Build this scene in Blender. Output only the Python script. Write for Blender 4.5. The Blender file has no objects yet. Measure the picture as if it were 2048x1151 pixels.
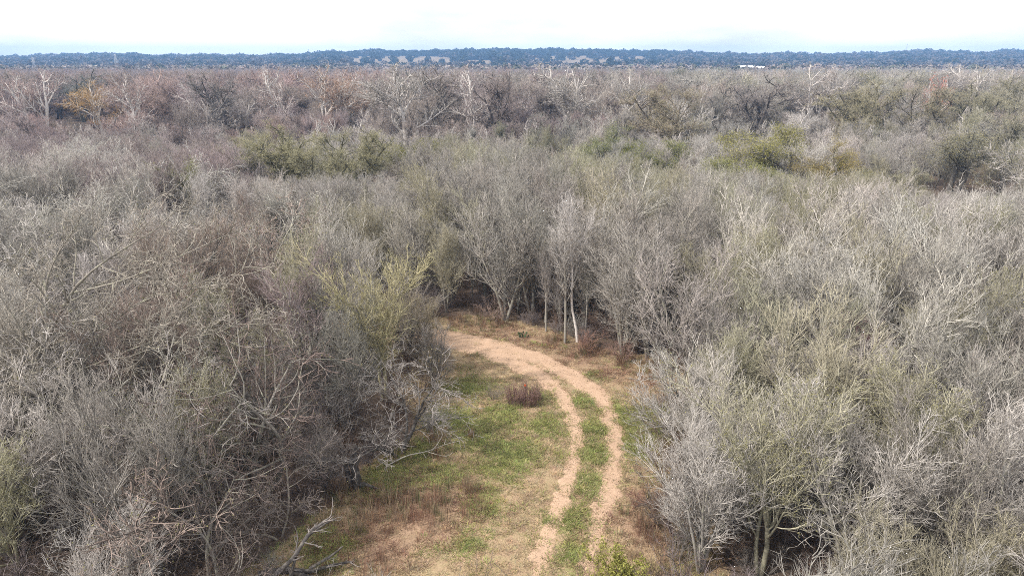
import bpy, math
import numpy as np
from mathutils import Vector

# ------------------------------------------------------------------ camera, sky, sun, exposure
scene = bpy.context.scene
COL = scene.collection
R = math.radians
F, CX, CY = 1384.0, 1024.0, 575.5           # focal length and centre in photograph pixels
CAMH, HORIZON = 17.0, 118.0
PITCH = math.atan((CY - HORIZON) / F)
cam_d = bpy.data.cameras.new("camera")
cam_d.sensor_width = 36.0
cam_d.lens = 36.0 * F / 2048.0
cam_d.clip_start, cam_d.clip_end = 0.5, 40000.0
cam = bpy.data.objects.new("camera", cam_d)
cam.location = (0, 0, CAMH)
cam.rotation_euler = (math.pi / 2 - PITCH, 0, 0)
COL.objects.link(cam)
scene.camera = cam

SUN_AZ, SUN_EL = R(-112), R(47)             # azimuth from +Y towards +X: left of and a little behind the camera
world = bpy.data.worlds.new("World")
scene.world = world
world.use_nodes = True
wt = world.node_tree
wt.nodes.clear()
w_out = wt.nodes.new("ShaderNodeOutputWorld")
w_bg = wt.nodes.new("ShaderNodeBackground")
w_bg.inputs["Strength"].default_value = 0.1
w_sky = wt.nodes.new("ShaderNodeTexSky")
w_sky.sky_type = 'NISHITA'
w_sky.sun_disc = False
w_sky.sun_elevation = SUN_EL
w_sky.sun_rotation = SUN_AZ
w_sky.altitude = 100
w_sky.dust_density = 2.0
w_tc = wt.nodes.new("ShaderNodeTexCoord")
w_map = wt.nodes.new("ShaderNodeMapping")
w_map.inputs["Scale"].default_value = (2.2, 2.2, 9.0)
w_noise = wt.nodes.new("ShaderNodeTexNoise")
w_noise.inputs["Scale"].default_value = 1.3
w_noise.inputs["Detail"].default_value = 6
w_noise.inputs["Roughness"].default_value = 0.55
w_ramp = wt.nodes.new("ShaderNodeMapRange")
w_ramp.inputs["From Min"].default_value = 0.33
w_ramp.inputs["From Max"].default_value = 0.62
w_ramp.inputs["To Min"].default_value = 0.5
w_ramp.inputs["To Max"].default_value = 0.98
w_mix = wt.nodes.new("ShaderNodeMix")
w_mix.data_type = 'RGBA'
w_mix.inputs["B"].default_value = (15.5, 15.4, 15.4, 1)     # thin bright cloud veil
L = wt.links.new
L(w_tc.outputs["Generated"], w_map.inputs["Vector"])
L(w_map.outputs["Vector"], w_noise.inputs["Vector"])
L(w_noise.outputs["Fac"], w_ramp.inputs["Value"])
L(w_ramp.outputs["Result"], w_mix.inputs["Factor"])
L(w_sky.outputs["Color"], w_mix.inputs["A"])
L(w_mix.outputs["Result"], w_bg.inputs["Color"])
L(w_bg.outputs["Background"], w_out.inputs["Surface"])

sun_d = bpy.data.lights.new("sun", 'SUN')
sun_d.energy = 4.7
sun_d.angle = R(1.5)
sun_d.color = (1.0, 0.95, 0.89)
sun = bpy.data.objects.new("sun", sun_d)
sdir = Vector((math.sin(SUN_AZ) * math.cos(SUN_EL), math.cos(SUN_AZ) * math.cos(SUN_EL), math.sin(SUN_EL)))
sun.rotation_euler = sdir.to_track_quat('Z', 'Y').to_euler()
sun.location = (-40, -10, 60)
COL.objects.link(sun)

vs = scene.view_settings
vs.view_transform = 'Standard'
vs.look = 'None'
vs.exposure = 0.2
vs.gamma = 1.0
vs.use_curve_mapping = False
cy = scene.cycles
cy.use_denoising = False
cy.use_adaptive_sampling = False
cy.max_bounces = 5
cy.diffuse_bounces = 3
cy.transparent_max_bounces = 8
cy.volume_bounces = 0
cy.filter_width = 0.9

# ------------------------------------------------------------------ helpers
RNG = np.random.default_rng(11)
cP, sP = math.cos(PITCH), math.sin(PITCH)


def on_ground(px, py, z=0.0):
    """world point at height z that lies under a photograph pixel"""
    a, b = (px - CX) / F, (CY - py) / F
    d = np.array([a, cP + b * sP, -sP + b * cP])
    t = (z - CAMH) / d[2]
    return np.array([d[0] * t, d[1] * t, z])


def at_depth(px, D, z=0.0):
    depth = D * cP + (CAMH - z) * sP
    return np.array([(px - CX) / F * depth, D, z])


def height_at(py, D):
    b = (CY - py) / F
    return CAMH + D * (b * cP - sP) / (cP + b * sP)


def to_px(x, y, z):
    dep = y * cP - (z - CAMH) * sP
    return CX + F * x / dep, CY - F * (y * sP + (z - CAMH) * cP) / dep


def vnoise(x, y, s, seed=0):
    """smooth value noise, 0..1"""
    x = np.asarray(x, float) / s
    y = np.asarray(y, float) / s
    xi, yi = np.floor(x).astype(np.int64), np.floor(y).astype(np.int64)
    fx, fy = x - xi, y - yi
    fx, fy = fx * fx * (3 - 2 * fx), fy * fy * (3 - 2 * fy)

    def h(a, b):
        n = (a * 374761393 + b * 668265263 + seed * 1442695041) & 0x7fffffff
        n = ((n ^ (n >> 13)) * 1274126177) & 0x7fffffff
        return ((n ^ (n >> 16)) & 0xffff) / 65535.0
    return (h(xi, yi) * (1 - fx) + h(xi + 1, yi) * fx) * (1 - fy) + (h(xi, yi + 1) * (1 - fx) + h(xi + 1, yi + 1) * fx) * fy


def fnoise(x, y, s, seed=0):
    return (vnoise(x, y, s, seed) * 4 + vnoise(x, y, s / 2, seed + 1) * 2 + vnoise(x, y, s / 4, seed + 2)) / 7


def in_poly(x, y, poly):
    c = np.zeros(np.shape(x), bool)
    j = len(poly) - 1
    for i in range(len(poly)):
        xi, yi = poly[i][0], poly[i][1]
        xj, yj = poly[j][0], poly[j][1]
        t = ((yi > y) != (yj > y)) & (x < (xj - xi) * (y - yi) / (yj - yi + 1e-12) + xi)
        c ^= t
        j = i
    return c


def line_dist(x, y, pts):
    """distance to a polyline and position along it (0..1)"""
    best = np.full(np.shape(x), 1e9)
    par = np.zeros(np.shape(x))
    n = len(pts) - 1
    for i in range(n):
        ax, ay = pts[i][0], pts[i][1]
        bx, by = pts[i + 1][0], pts[i + 1][1]
        t = np.clip(((x - ax) * (bx - ax) + (y - ay) * (by - ay)) / ((bx - ax) ** 2 + (by - ay) ** 2), 0, 1)
        d = np.hypot(x - ax - t * (bx - ax), y - ay - t * (by - ay))
        m = d < best
        best = np.where(m, d, best)
        par = np.where(m, (i + t) / n, par)
    return best, par


def smooth_line(pts, n=60):
    p = np.array([q[:2] for q in pts])
    t = np.linspace(0, len(p) - 1.001, n)
    out = []
    for v in t:
        i = int(v)
        f = v - i
        a, b, c, d = p[max(i - 1, 0)], p[i], p[min(i + 1, len(p) - 1)], p[min(i + 2, len(p) - 1)]
        out.append(0.5 * (2 * b + (c - a) * f + (2 * a - 5 * b + 4 * c - d) * f * f + (3 * b - a - 3 * c + d) * f ** 3))
    return np.array(out)


def make_mesh(name, verts, quads=None, tris=None, mats=(), attrs=None, mat_idx=None):
    verts = np.asarray(verts, np.float32).reshape(-1, 3)
    quads = np.zeros((0, 4), np.int32) if quads is None else np.asarray(quads, np.int32).reshape(-1, 4)
    tris = np.zeros((0, 3), np.int32) if tris is None else np.asarray(tris, np.int32).reshape(-1, 3)
    me = bpy.data.meshes.new(name)
    me.vertices.add(len(verts))
    me.vertices.foreach_set("co", verts.ravel())
    nl = quads.size + tris.size
    me.loops.add(nl)
    me.loops.foreach_set("vertex_index", np.concatenate([quads.ravel(), tris.ravel()]))
    me.polygons.add(len(quads) + len(tris))
    me.polygons.foreach_set("loop_start", np.concatenate([np.arange(len(quads)) * 4, quads.size + np.arange(len(tris)) * 3]).astype(np.int32))
    if mat_idx is not None:
        me.polygons.foreach_set("material_index", np.asarray(mat_idx, np.int32))
    for m in mats:
        me.materials.append(m)
    if attrs:
        for k, v in attrs.items():
            v = np.asarray(v, np.float32)
            if v.ndim == 1:
                a = me.attributes.new(k, 'FLOAT', 'POINT')
                a.data.foreach_set("value", v)
            else:
                a = me.attributes.new(k, 'FLOAT_VECTOR', 'POINT')
                a.data.foreach_set("vector", v.ravel())
    me.update(calc_edges=True)
    me.validate()
    return me


def link(name, me, parent=None, loc=None, rot=None, scl=None):
    o = bpy.data.objects.new(name, me)
    COL.objects.link(o)
    if parent is not None:
        o.parent = parent
    if loc is not None:
        o.location = loc
    if rot is not None:
        o.rotation_euler = rot
    if scl is not None:
        o.scale = scl
    return o


def tag(o, label=None, cat=None, group=None, kind=None):
    if label:
        o["label"] = label
    if cat:
        o["category"] = cat
    if group:
        o["group"] = group
    if kind:
        o["kind"] = kind
    return o


# ------------------------------------------------------------------ materials
def new_mat(name, rough=0.9):
    m = bpy.data.materials.new(name)
    m.use_nodes = True
    nt = m.node_tree
    b = nt.nodes["Principled BSDF"]
    b.inputs["Roughness"].default_value = rough
    b.inputs["Specular IOR Level"].default_value = 0.2
    return m, nt, b


def nd(nt, t, **kw):
    n = nt.nodes.new(t)
    for k, v in kw.items():
        if k.startswith("i_"):
            n.inputs[k[2:].replace("_", " ")].default_value = v
        else:
            setattr(n, k, v)
    return n


def mixc(nt, fac, a, b, mode='MIX'):
    n = nt.nodes.new("ShaderNodeMix")
    n.data_type = 'RGBA'
    n.blend_type = mode
    for s, v in ((n.inputs["Factor"], fac), (n.inputs["A"], a), (n.inputs["B"], b)):
        if hasattr(v, "default_value") or isinstance(v, bpy.types.NodeSocket):
            nt.links.new(v, s)
        elif isinstance(v, (tuple, list)):
            s.default_value = (*v, 1) if len(v) == 3 else v
        else:
            s.default_value = v
    return n.outputs["Result"]


def maprange(nt, v, a, b, c, d):
    n = nt.nodes.new("ShaderNodeMapRange")
    nt.links.new(v, n.inputs["Value"])
    for k, x in zip(("From Min", "From Max", "To Min", "To Max"), (a, b, c, d)):
        n.inputs[k].default_value = x
    return n.outputs["Result"]


def tint_socket(nt):
    """colour of one plant: the object's own colour, or the tint its scatter point carries"""
    oi = nd(nt, "ShaderNodeObjectInfo")
    at = nd(nt, "ShaderNodeAttribute", attribute_type='INSTANCER', attribute_name="tint")
    gt = nd(nt, "ShaderNodeMath", operation='GREATER_THAN')
    gt.inputs[1].default_value = 0.001
    nt.links.new(at.outputs["Fac"], gt.inputs[0])
    return mixc(nt, gt.outputs[0], oi.outputs["Color"], at.outputs["Color"]), oi


def bark_material(name, light=1.0, patch=None, patch_amt=0.5, scale=9.0, tone_lo=0.5, tone_hi=1.45, patch_edge=(0.5, 0.6)):
    m, nt, b = new_mat(name, 0.88)
    tint, oi = tint_socket(nt)
    tone = nd(nt, "ShaderNodeAttribute", attribute_type='GEOMETRY', attribute_name="tone")
    f = maprange(nt, tone.outputs["Fac"], 0, 1, tone_lo * light, tone_hi * light)
    comb = nd(nt, "ShaderNodeCombineColor")
    for s in ("Red", "Green", "Blue"):
        nt.links.new(f, comb.inputs[s])
    c = mixc(nt, 1.0, tint, comb.outputs["Color"], 'MULTIPLY')
    tc = nd(nt, "ShaderNodeTexCoord")
    no = nd(nt, "ShaderNodeTexNoise", i_Scale=scale, i_Detail=4.0)
    nt.links.new(tc.outputs["Object"], no.inputs["Vector"])
    if patch is not None:
        pf = maprange(nt, no.outputs["Fac"], patch_edge[0], patch_edge[1], 0, patch_amt)
        c = mixc(nt, pf, c, patch)
    g = maprange(nt, no.outputs["Fac"], 0.2, 0.8, 0.75, 1.25)
    c2 = nd(nt, "ShaderNodeCombineColor")
    for s in ("Red", "Green", "Blue"):
        nt.links.new(g, c2.inputs[s])
    c = mixc(nt, 1.0, c, c2.outputs["Color"], 'MULTIPLY')
    nt.links.new(c, b.inputs["Base Color"])
    bump = nd(nt, "ShaderNodeBump", i_Strength=0.5, i_Distance=0.02)
    nt.links.new(no.outputs["Fac"], bump.inputs["Height"])
    nt.links.new(bump.outputs["Normal"], b.inputs["Normal"])
    return m


def leaf_material(name, cols, transl=0.25, use_tint=False):
    m, nt, b = new_mat(name, 0.6)
    tone = nd(nt, "ShaderNodeAttribute", attribute_type='GEOMETRY', attribute_name="tone")
    rp = nd(nt, "ShaderNodeValToRGB")
    rp.color_ramp.elements[0].color = (*cols[0], 1)
    rp.color_ramp.elements[1].color = (*cols[-1], 1)
    for i, c in enumerate(cols[1:-1]):
        e = rp.color_ramp.elements.new((i + 1) / (len(cols) - 1))
        e.color = (*c, 1)
    nt.links.new(tone.outputs["Fac"], rp.inputs["Fac"])
    c = rp.outputs["Color"]
    if use_tint:
        tint, oi = tint_socket(nt)
        c = mixc(nt, 1.0, c, tint, 'MULTIPLY')
    nt.links.new(c, b.inputs["Base Color"])
    b.inputs["Subsurface Weight"].default_value = 0.0
    tr = nd(nt, "ShaderNodeBsdfTranslucent")
    nt.links.new(c, tr.inputs["Color"])
    ms = nd(nt, "ShaderNodeMixShader")
    ms.inputs[0].default_value = transl
    nt.links.new(b.outputs[0], ms.inputs[1])
    nt.links.new(tr.outputs[0], ms.inputs[2])
    out = [n for n in nt.nodes if n.type == 'OUTPUT_MATERIAL'][0]
    nt.links.new(ms.outputs[0], out.inputs["Surface"])
    return m


M = {}
M['twig'] = bark_material("twig_bark", 1.0, None, scale=2.0)
M['bark'] = bark_material("grey_bark", 0.92, (0.30, 0.30, 0.20), 0.45, 5.0, 0.7, 1.15)
M['oak_twig'] = bark_material("oak_twig_bark", .28, None, scale=2.0)
M['dark_bark'] = bark_material("dark_furrowed_bark", 0.38, (0.22, 0.20, 0.17), 0.45, 7.0, 0.5, 1.6)
M['white_bark'] = bark_material("white_mottled_bark", 1.15, (0.30, 0.26, 0.21), 0.7, 4.0, 0.85, 1.1, (0.55, 0.62))
M['bright_bark'] = bark_material("bright_white_bark", 1.55, (0.28, 0.25, 0.21), 0.6, 4.0, 0.9, 1.1, (0.57, 0.62))
M['bud'] = leaf_material("yellow_green_buds", [(0.14, 0.13, 0.055), (0.24, 0.225, 0.09), (0.36, 0.33, 0.15)], 0.3)
M['oak_leaf'] = leaf_material("dull_olive_leaves", [(0.20, 0.185, 0.11), (0.37, 0.34, 0.205), (0.54, 0.50, 0.34)], 0.3, True)
M['green_leaf'] = leaf_material("fresh_green_leaves", [(0.17, 0.175, 0.055), (0.33, 0.33, 0.11), (0.5, 0.48, 0.19)], 0.35, True)
M['olive_leaf'] = leaf_material("olive_bud_haze", [(0.19, 0.172, 0.10), (0.32, 0.295, 0.175), (0.45, 0.415, 0.27)], 0.35)
M['rust_leaf'] = leaf_material("rusty_clinging_leaves", [(0.22, 0.12, 0.05), (0.36, 0.20, 0.07), (0.42, 0.30, 0.09)], 0.3, True)
M['blade'] = leaf_material("grass_blades", [(0.6, 0.6, 0.6), (1.0, 1.0, 1.0), (1.5, 1.45, 1.3)], 0.25, True)
M['far_crown'] = leaf_material("distant_crown", [(0.75, 0.75, 0.75), (1.0, 1.0, 1.0), (1.25, 1.25, 1.25)], 0.1, True)

# ------------------------------------------------------------------ plan of the clearing and the track
g = on_ground
CLEARING = [g(560, 1260), g(585, 1151), g(640, 1070), g(700, 1010), g(745, 965), g(800, 915), g(868, 870), g(893, 800),
            g(880, 740), g(830, 700), g(700, 672), g(560, 650), g(560, 632), g(760, 636), g(930, 640), g(1000, 645), g(1080, 668), g(1165, 694),
            g(1240, 712), g(1310, 728), g(1385, 752), g(1395, 790), g(1345, 830), g(1325, 900), g(1320, 980), g(1325, 1060), g(1340, 1151), g(1350, 1260)]
CLEARING = [p[:2] for p in CLEARING]
TRACK_A = smooth_line([g(1040, 1290), g(1058, 1200), g(1073, 1151), g(1098, 1070), g(1132, 980), g(1150, 900), g(1150, 850), g(1130, 800), g(1095, 762),
                       g(1035, 728), g(985, 708), g(930, 694), g(860, 682), g(700, 668), g(560, 656)])
TRACK_B = smooth_line([g(1155, 1290), g(1168, 1200), g(1178, 1130), g(1194, 1060), g(1216, 980), g(1228, 920), g(1228, 870), g(1214, 815), g(1180, 775),
                       g(1120, 738), g(1050, 708), g(985, 688), g(930, 677), g(860, 667), g(700, 655), g(560, 645)])
GREEN = [(930, 770, 1.6), (900, 835, 1.8), (960, 880, 1.8), (1010, 905, 1.8), (1095, 850, 1.2), (1165, 800, .9), (1183, 850, 0.9), (1190, 905, 1.0), (1175, 960, .9),
         (1275, 830, 1.5), (1285, 890, 1.3), (1330, 840, 1.6), (780, 955, 1.3), (750, 990, .9), (660, 1090, 1.2), (880, 950, 1.2), (960, 1000, 1.0), (930, 1090, .8),
         (1130, 1040, .8), (1150, 1110, .8), (1085, 795, .8), (1190, 752, .6), (1010, 830, 1.2), (840, 900, 1.2)]
BROWN = [(1050, 678, 1.5), (1150, 716, 1.6), (1230, 742, 1.7), (1310, 765, 1.8), (1000, 662, 1.4), (960, 655, 1.2), (820, 1020, 2.0), (900, 1005, 1.5), (740, 1060, 1.6), (1265, 1050, 1.2), (1300, 990, .8), (780, 1090, 1.3), (1180, 700, 1.6), (1100, 690, 1.0), (1320, 745, 1.2), (980, 655, 1.2),
         (870, 1060, 1.0)]


def blobs(x, y, items):
    v = np.zeros(np.shape(x))
    for px, py, r in items:
        c = g(px, py)
        v = np.maximum(v, np.exp(-((x - c[0]) ** 2 + ((y - c[1]) / 1.1) ** 2) / (r * r)))
    return v


def clear_mask(x, y):
    wx = x + (fnoise(x, y, 2.5, 3) - .5) * 1.6
    wy = y + (fnoise(x, y, 2.5, 7) - .5) * 1.6
    m = in_poly(wx, wy, CLEARING)
    for dx, dy in ((1.4, 0), (-1.2, 0), (0, .9), (1.4, -3.0), (-1.0, -3.0)):
        m |= in_poly(wx - dx, wy - dy, CLEARING)
    return m


def track_amount(x, y):
    """> 0 on bare dirt, < 0 off it"""
    da, ta = line_dist(x, y, TRACK_A)
    db, tb = line_dist(x, y, TRACK_B)
    wa = np.interp(ta, [0, .25, .45, .55, .7, 1], [.32, .30, .31, .45, .76, .8])
    wb = np.interp(tb, [0, .12, .2, .4, .55, .7, 1], [.06, .24, .31, .42, .52, .76, .8])
    n = (fnoise(x, y, .9, 21) - .5) * .62 + (vnoise(x, y, .22, 25) - .5) * .3
    # churned corner where the ruts part
    return np.maximum(wa - da, wb - db) + n * .9 - .03


def axis(fine0, fine1, step, lo, hi, grow=1.11):
    a = list(np.arange(fine0, fine1 + 1e-6, step))
    s = step
    while a[-1] < hi:
        s *= grow
        a.append(min(a[-1] + s, hi))
    s = step
    b = []
    v = fine0
    while v > lo:
        s *= grow
        v = max(v - s, lo)
        b.append(v)
    return np.array(b[::-1] + a)


def grid_mesh(xs, ys, zf):
    X, Y = np.meshgrid(xs, ys)
    x, y = X.ravel(), Y.ravel()
    nx, ny = len(xs), len(ys)
    i = (np.arange(ny - 1)[:, None] * nx + np.arange(nx - 1)[None, :]).ravel()
    return x, y, zf(x, y), np.stack([i, i + 1, i + nx + 1, i + nx], 1)


def ground_z(x, y):
    n = np.exp(-((x - 2) ** 2 + (y - 32) ** 2) / 60 ** 2)
    return ((fnoise(x, y, 3.0, 31) - .5) * .16 + (vnoise(x, y, .45, 33) - .5) * .05) * n


def build_ground():
    xs = axis(-13, 14, .2, -3600, 3600, 1.12)
    ys = axis(17, 50, .2, -800, 3200, 1.12)
    x, y, z, q = grid_mesh(xs, ys, ground_z)
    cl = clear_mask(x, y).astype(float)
    gr = np.clip(blobs(x, y, GREEN) * 1.0 + (fnoise(x, y, 1.6, 41) - .5) * 1.0, 0, 1)
    br = np.clip(blobs(x, y, BROWN) + (fnoise(x, y, 1.2, 43) - .5) * .9, 0, 1)
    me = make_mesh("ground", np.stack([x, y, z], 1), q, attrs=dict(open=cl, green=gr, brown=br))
    m, nt, b = new_mat("earth_grass_and_litter", 0.95)
    tc = nd(nt, "ShaderNodeTexCoord")

    def at(n):
        return nd(nt, "ShaderNodeAttribute", attribute_type='GEOMETRY', attribute_name=n).outputs["Fac"]

    def noise(s, d=5.0, dist=0.0):
        n = nd(nt, "ShaderNodeTexNoise", i_Scale=s, i_Detail=d, i_Distortion=dist, i_Roughness=.65)
        nt.links.new(tc.outputs["Object"], n.inputs["Vector"])
        return n.outputs["Fac"]
    fine, mid, big = noise(14, 6), noise(3.0, 5, .6), noise(.5, 4)
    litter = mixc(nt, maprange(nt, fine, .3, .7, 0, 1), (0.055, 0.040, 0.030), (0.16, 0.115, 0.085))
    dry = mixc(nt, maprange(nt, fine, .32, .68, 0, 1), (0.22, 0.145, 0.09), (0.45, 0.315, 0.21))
    dry = mixc(nt, maprange(nt, mid, .38, .62, 0, .7), dry, (0.33, 0.27, 0.145))
    green = mixc(nt, maprange(nt, fine, .3, .7, 0, 1), (0.13, 0.15, 0.045), (0.30, 0.31, 0.105))
    brown = mixc(nt, maprange(nt, fine, .3, .7, 0, 1), (0.17, 0.10, 0.065), (0.39, 0.26, 0.18))
    # ragged edges: the patches break up by the noise
    add = nd(nt, "ShaderNodeMath", operation='ADD')
    nt.links.new(at("green"), add.inputs[0])
    nt.links.new(maprange(nt, mid, .3, .7, -.35, .35), add.inputs[1])
    c = mixc(nt, maprange(nt, add.outputs[0], .4, .8, 0, .85), dry, green)
    add2 = nd(nt, "ShaderNodeMath", operation='ADD')
    nt.links.new(at("brown"), add2.inputs[0])
    nt.links.new(maprange(nt, mid, .3, .7, -.3, .3), add2.inputs[1])
    c = mixc(nt, maprange(nt, add2.outputs[0], .45, .85, 0, .75), c, brown)
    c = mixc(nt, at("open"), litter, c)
    nt.links.new(c, b.inputs["Base Color"])
    bump = nd(nt, "ShaderNodeBump", i_Strength=.8, i_Distance=.06)
    nt.links.new(fine, bump.inputs["Height"])
    nt.links.new(bump.outputs["Normal"], b.inputs["Normal"])
    me.materials.append(m)
    tag(link("ground", me), "open ground of dry and green grass among the bare woods", kind="structure")


def build_track():
    xs = np.arange(-24, 8.01, .1)
    ys = np.arange(15.5, 46, .1)
    X, Y = np.meshgrid(xs, ys)
    x, y = X.ravel(), Y.ravel()
    t = track_amount(x, y)
    rut = np.clip(t / .35, -1, 1)
    z = ground_z(x, y) + np.where(rut > 0, .018, .018 + rut * .09) + (vnoise(x, y, .18, 51) - .5) * .012
    nx = len(xs)
    i = (np.arange(len(ys) - 1)[:, None] * nx + np.arange(nx - 1)[None, :]).ravel()
    q = np.stack([i, i + 1, i + nx + 1, i + nx], 1)
    keep = (t[q] > -.14).any(1)
    q = q[keep]
    used, inv = np.unique(q, return_inverse=True)
    me = make_mesh("dirt_track", np.stack([x, y, z], 1)[used], inv.reshape(-1, 4))
    m, nt, b = new_mat("pale_sandy_dirt", 0.95)
    tc = nd(nt, "ShaderNodeTexCoord")
    n1 = nd(nt, "ShaderNodeTexNoise", i_Scale=16.0, i_Detail=8.0, i_Roughness=.7)
    n2 = nd(nt, "ShaderNodeTexNoise", i_Scale=1.6, i_Detail=5.0)
    n3 = nd(nt, "ShaderNodeTexNoise", i_Scale=5.5, i_Detail=4.0, i_Distortion=.8)
    for n in (n1, n2, n3):
        nt.links.new(tc.outputs["Object"], n.inputs["Vector"])
    c = mixc(nt, maprange(nt, n1.outputs["Fac"], .33, .66, 0, 1), (0.31, 0.20, 0.13), (0.54, 0.38, 0.262))
    c = mixc(nt, maprange(nt, n2.outputs["Fac"], .35, .7, 0, .5), c, (0.50, 0.35, 0.25))
    c = mixc(nt, maprange(nt, n3.outputs["Fac"], .62, .72, 0, .6), c, (0.27, 0.18, 0.11))
    nt.links.new(c, b.inputs["Base Color"])
    bump = nd(nt, "ShaderNodeBump", i_Strength=.7, i_Distance=.04)
    nt.links.new(n1.outputs["Fac"], bump.inputs["Height"])
    nt.links.new(bump.outputs["Normal"], b.inputs["Normal"])
    me.materials.append(m)
    tag(link("dirt_track", me), "pale sandy two-rut dirt track curving through the clearing", kind="structure")


build_ground()
build_track()

# ------------------------------------------------------------------ far hills
RIDGE = ([-400, 0, 120, 230, 320, 500, 600, 680, 760, 900, 1200, 1300, 1420, 1510, 1640, 1760, 1850, 1960, 2048, 2500],
         [116, 116, 112, 109, 112, 112, 110, 104, 102.5, 101.5, 102, 104, 107, 110, 109, 108, 103, 106, 103, 104])
Y0, Y1 = 980.0, 2100.0


def u_to_px(x, y):
    return CX + F * x / (y * cP)


def hill_z(x, y):
    px = u_to_px(x, y)
    rp = np.interp(px, RIDGE[0], RIDGE[1])
    top = height_at(rp + 3.5, Y1) - 3 + (vnoise(px, px * 0, 30, 61) - .5) * 5
    s = np.clip((y - Y0) / (Y1 - Y0), 0, 1)
    s = s * s * (3 - 2 * s) * .6 + s * .4
    roll = (fnoise(x, y, 400, 63) - .5) * 9 * np.clip((y - Y0) / 300, 0, 1) * (1 - s)
    return top * s + roll - 1.2


PASTURE = [[(686, 121), (700, 114), (760, 111.5), (800, 112), (905, 114), (900, 120), (1000, 121), (1000, 128), (680, 128)],
           [(1055, 118), (1070, 113), (1120, 111.5), (1200, 112), (1250, 114), (1240, 128), (1050, 128)],
           [(1295, 117), (1330, 115), (1345, 119), (1300, 121)], [(1240, 111), (1300, 113), (1290, 119), (1240, 120)]]


def pasture_mask(x, y, z):
    px, py = to_px(x, y, z)
    m = np.zeros(np.shape(x), bool)
    for p in PASTURE:
        m |= in_poly(px + (vnoise(x, y, 40, 65) - .5) * 6, py, p)
    return m


def build_hills():
    us = np.linspace(-1.15, 1.15, 420)
    ys = np.concatenate([np.linspace(Y0 - 60, Y1, 90), np.linspace(Y1 + 60, Y1 + 900, 10)])
    U, Y = np.meshgrid(us, ys)
    y = Y.ravel()
    x = U.ravel() * y
    z = hill_z(x, y)
    z = np.where(y > Y1, hill_z(x * Y1 / y, np.full_like(y, Y1)) - (y - Y1) * .015, z)
    i = (np.arange(len(ys) - 1)[:, None] * len(us) + np.arange(len(us) - 1)[None, :]).ravel()
    q = np.stack([i, i + 1, i + len(us) + 1, i + len(us)], 1)
    me = make_mesh("hills", np.stack([x, y, z], 1), q, attrs=dict(pasture=pasture_mask(x, y, z).astype(float)))
    m, nt, b = new_mat("hill_ground", 0.95)
    tc = nd(nt, "ShaderNodeTexCoord")
    n = nd(nt, "ShaderNodeTexNoise", i_Scale=.02, i_Detail=5.0)
    nt.links.new(tc.outputs["Object"], n.inputs["Vector"])
    at = nd(nt, "ShaderNodeAttribute", attribute_type='GEOMETRY', attribute_name="pasture")
    pas = mixc(nt, n.outputs["Fac"], (0.17, 0.122, 0.075), (0.27, 0.205, 0.13))
    wood = mixc(nt, n.outputs["Fac"], (0.03, 0.035, 0.02), (0.09, 0.085, 0.06))
    nt.links.new(mixc(nt, at.outputs["Fac"], wood, pas), b.inputs["Base Color"])
    me.materials.append(m)
    tag(link("hills", me), "long low wooded ridge on the horizon", kind="structure")


build_hills()

# ------------------------------------------------------------------ growing trees
UP = np.array([0, 0, 1.0])


def unit(v):
    return v / (np.linalg.norm(v, axis=-1, keepdims=True) + 1e-9)


def grow(rng, start, d, length, r0, r1, K, wob, trop, bend=None):
    """curved tapering branches: start (N,3), direction (N,3), length (N,)"""
    N = len(start)
    P = np.zeros((N, K, 3))
    P[:, 0] = start
    d = unit(d)
    step = (length / (K - 1))[:, None]
    drift = rng.normal(0, wob * .55, (N, 3))
    for k in range(1, K):
        P[:, k] = P[:, k - 1] + d * step
        d = unit(d + rng.normal(0, wob * .62, (N, 3)) + drift + UP * (trop if np.isscalar(trop) else trop[:, None]))
    t = np.linspace(0, 1, K)[None, :]
    rad = r0[:, None] * (1 - t) ** .8 + r1[:, None] * t
    return dict(P=P, R=rad, L=length)


def sprout(rng, par, dens, t0, t1, ang, ang_sd, ratio, fall, K, wob, trop, rr, rmin, rtip, lmin=.12, count=None):
    P, Rr, Ln = par['P'], par['R'], par['L']
    N, Kp = P.shape[:2]
    n = np.maximum(1, np.floor(dens * Ln + rng.random(N))).astype(int) if count is None else np.full(N, count)
    idx = np.repeat(np.arange(N), n)
    T = t0 + (t1 - t0) * rng.random(len(idx)) ** .85
    s = T * (Kp - 1)
    i0 = np.minimum(s.astype(int), Kp - 2)
    f = (s - i0)[:, None]
    a, b = P[idx, i0], P[idx, i0 + 1]
    pos = a * (1 - f) + b * f
    tan = unit(b - a)
    rv = rng.normal(0, 1, (len(idx), 3))
    perp = unit(rv - (rv * tan).sum(1, keepdims=True) * tan)
    an = np.radians(np.clip(rng.normal(ang, ang_sd, len(idx)), 8, 115))[:, None]
    d = tan * np.cos(an) + perp * np.sin(an)
    ln = np.maximum(Ln[idx] * ratio * (1 - fall * T) * rng.uniform(.6, 1.3, len(idx)), lmin)
    rp = (Rr[idx, i0] * (1 - f[:, 0]) + Rr[idx, i0 + 1] * f[:, 0])
    r0 = np.maximum(rp * rr, rmin)
    return grow(rng, pos, d, ln, r0, np.minimum(np.full(len(idx), rtip), r0), K, wob, trop)


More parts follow.
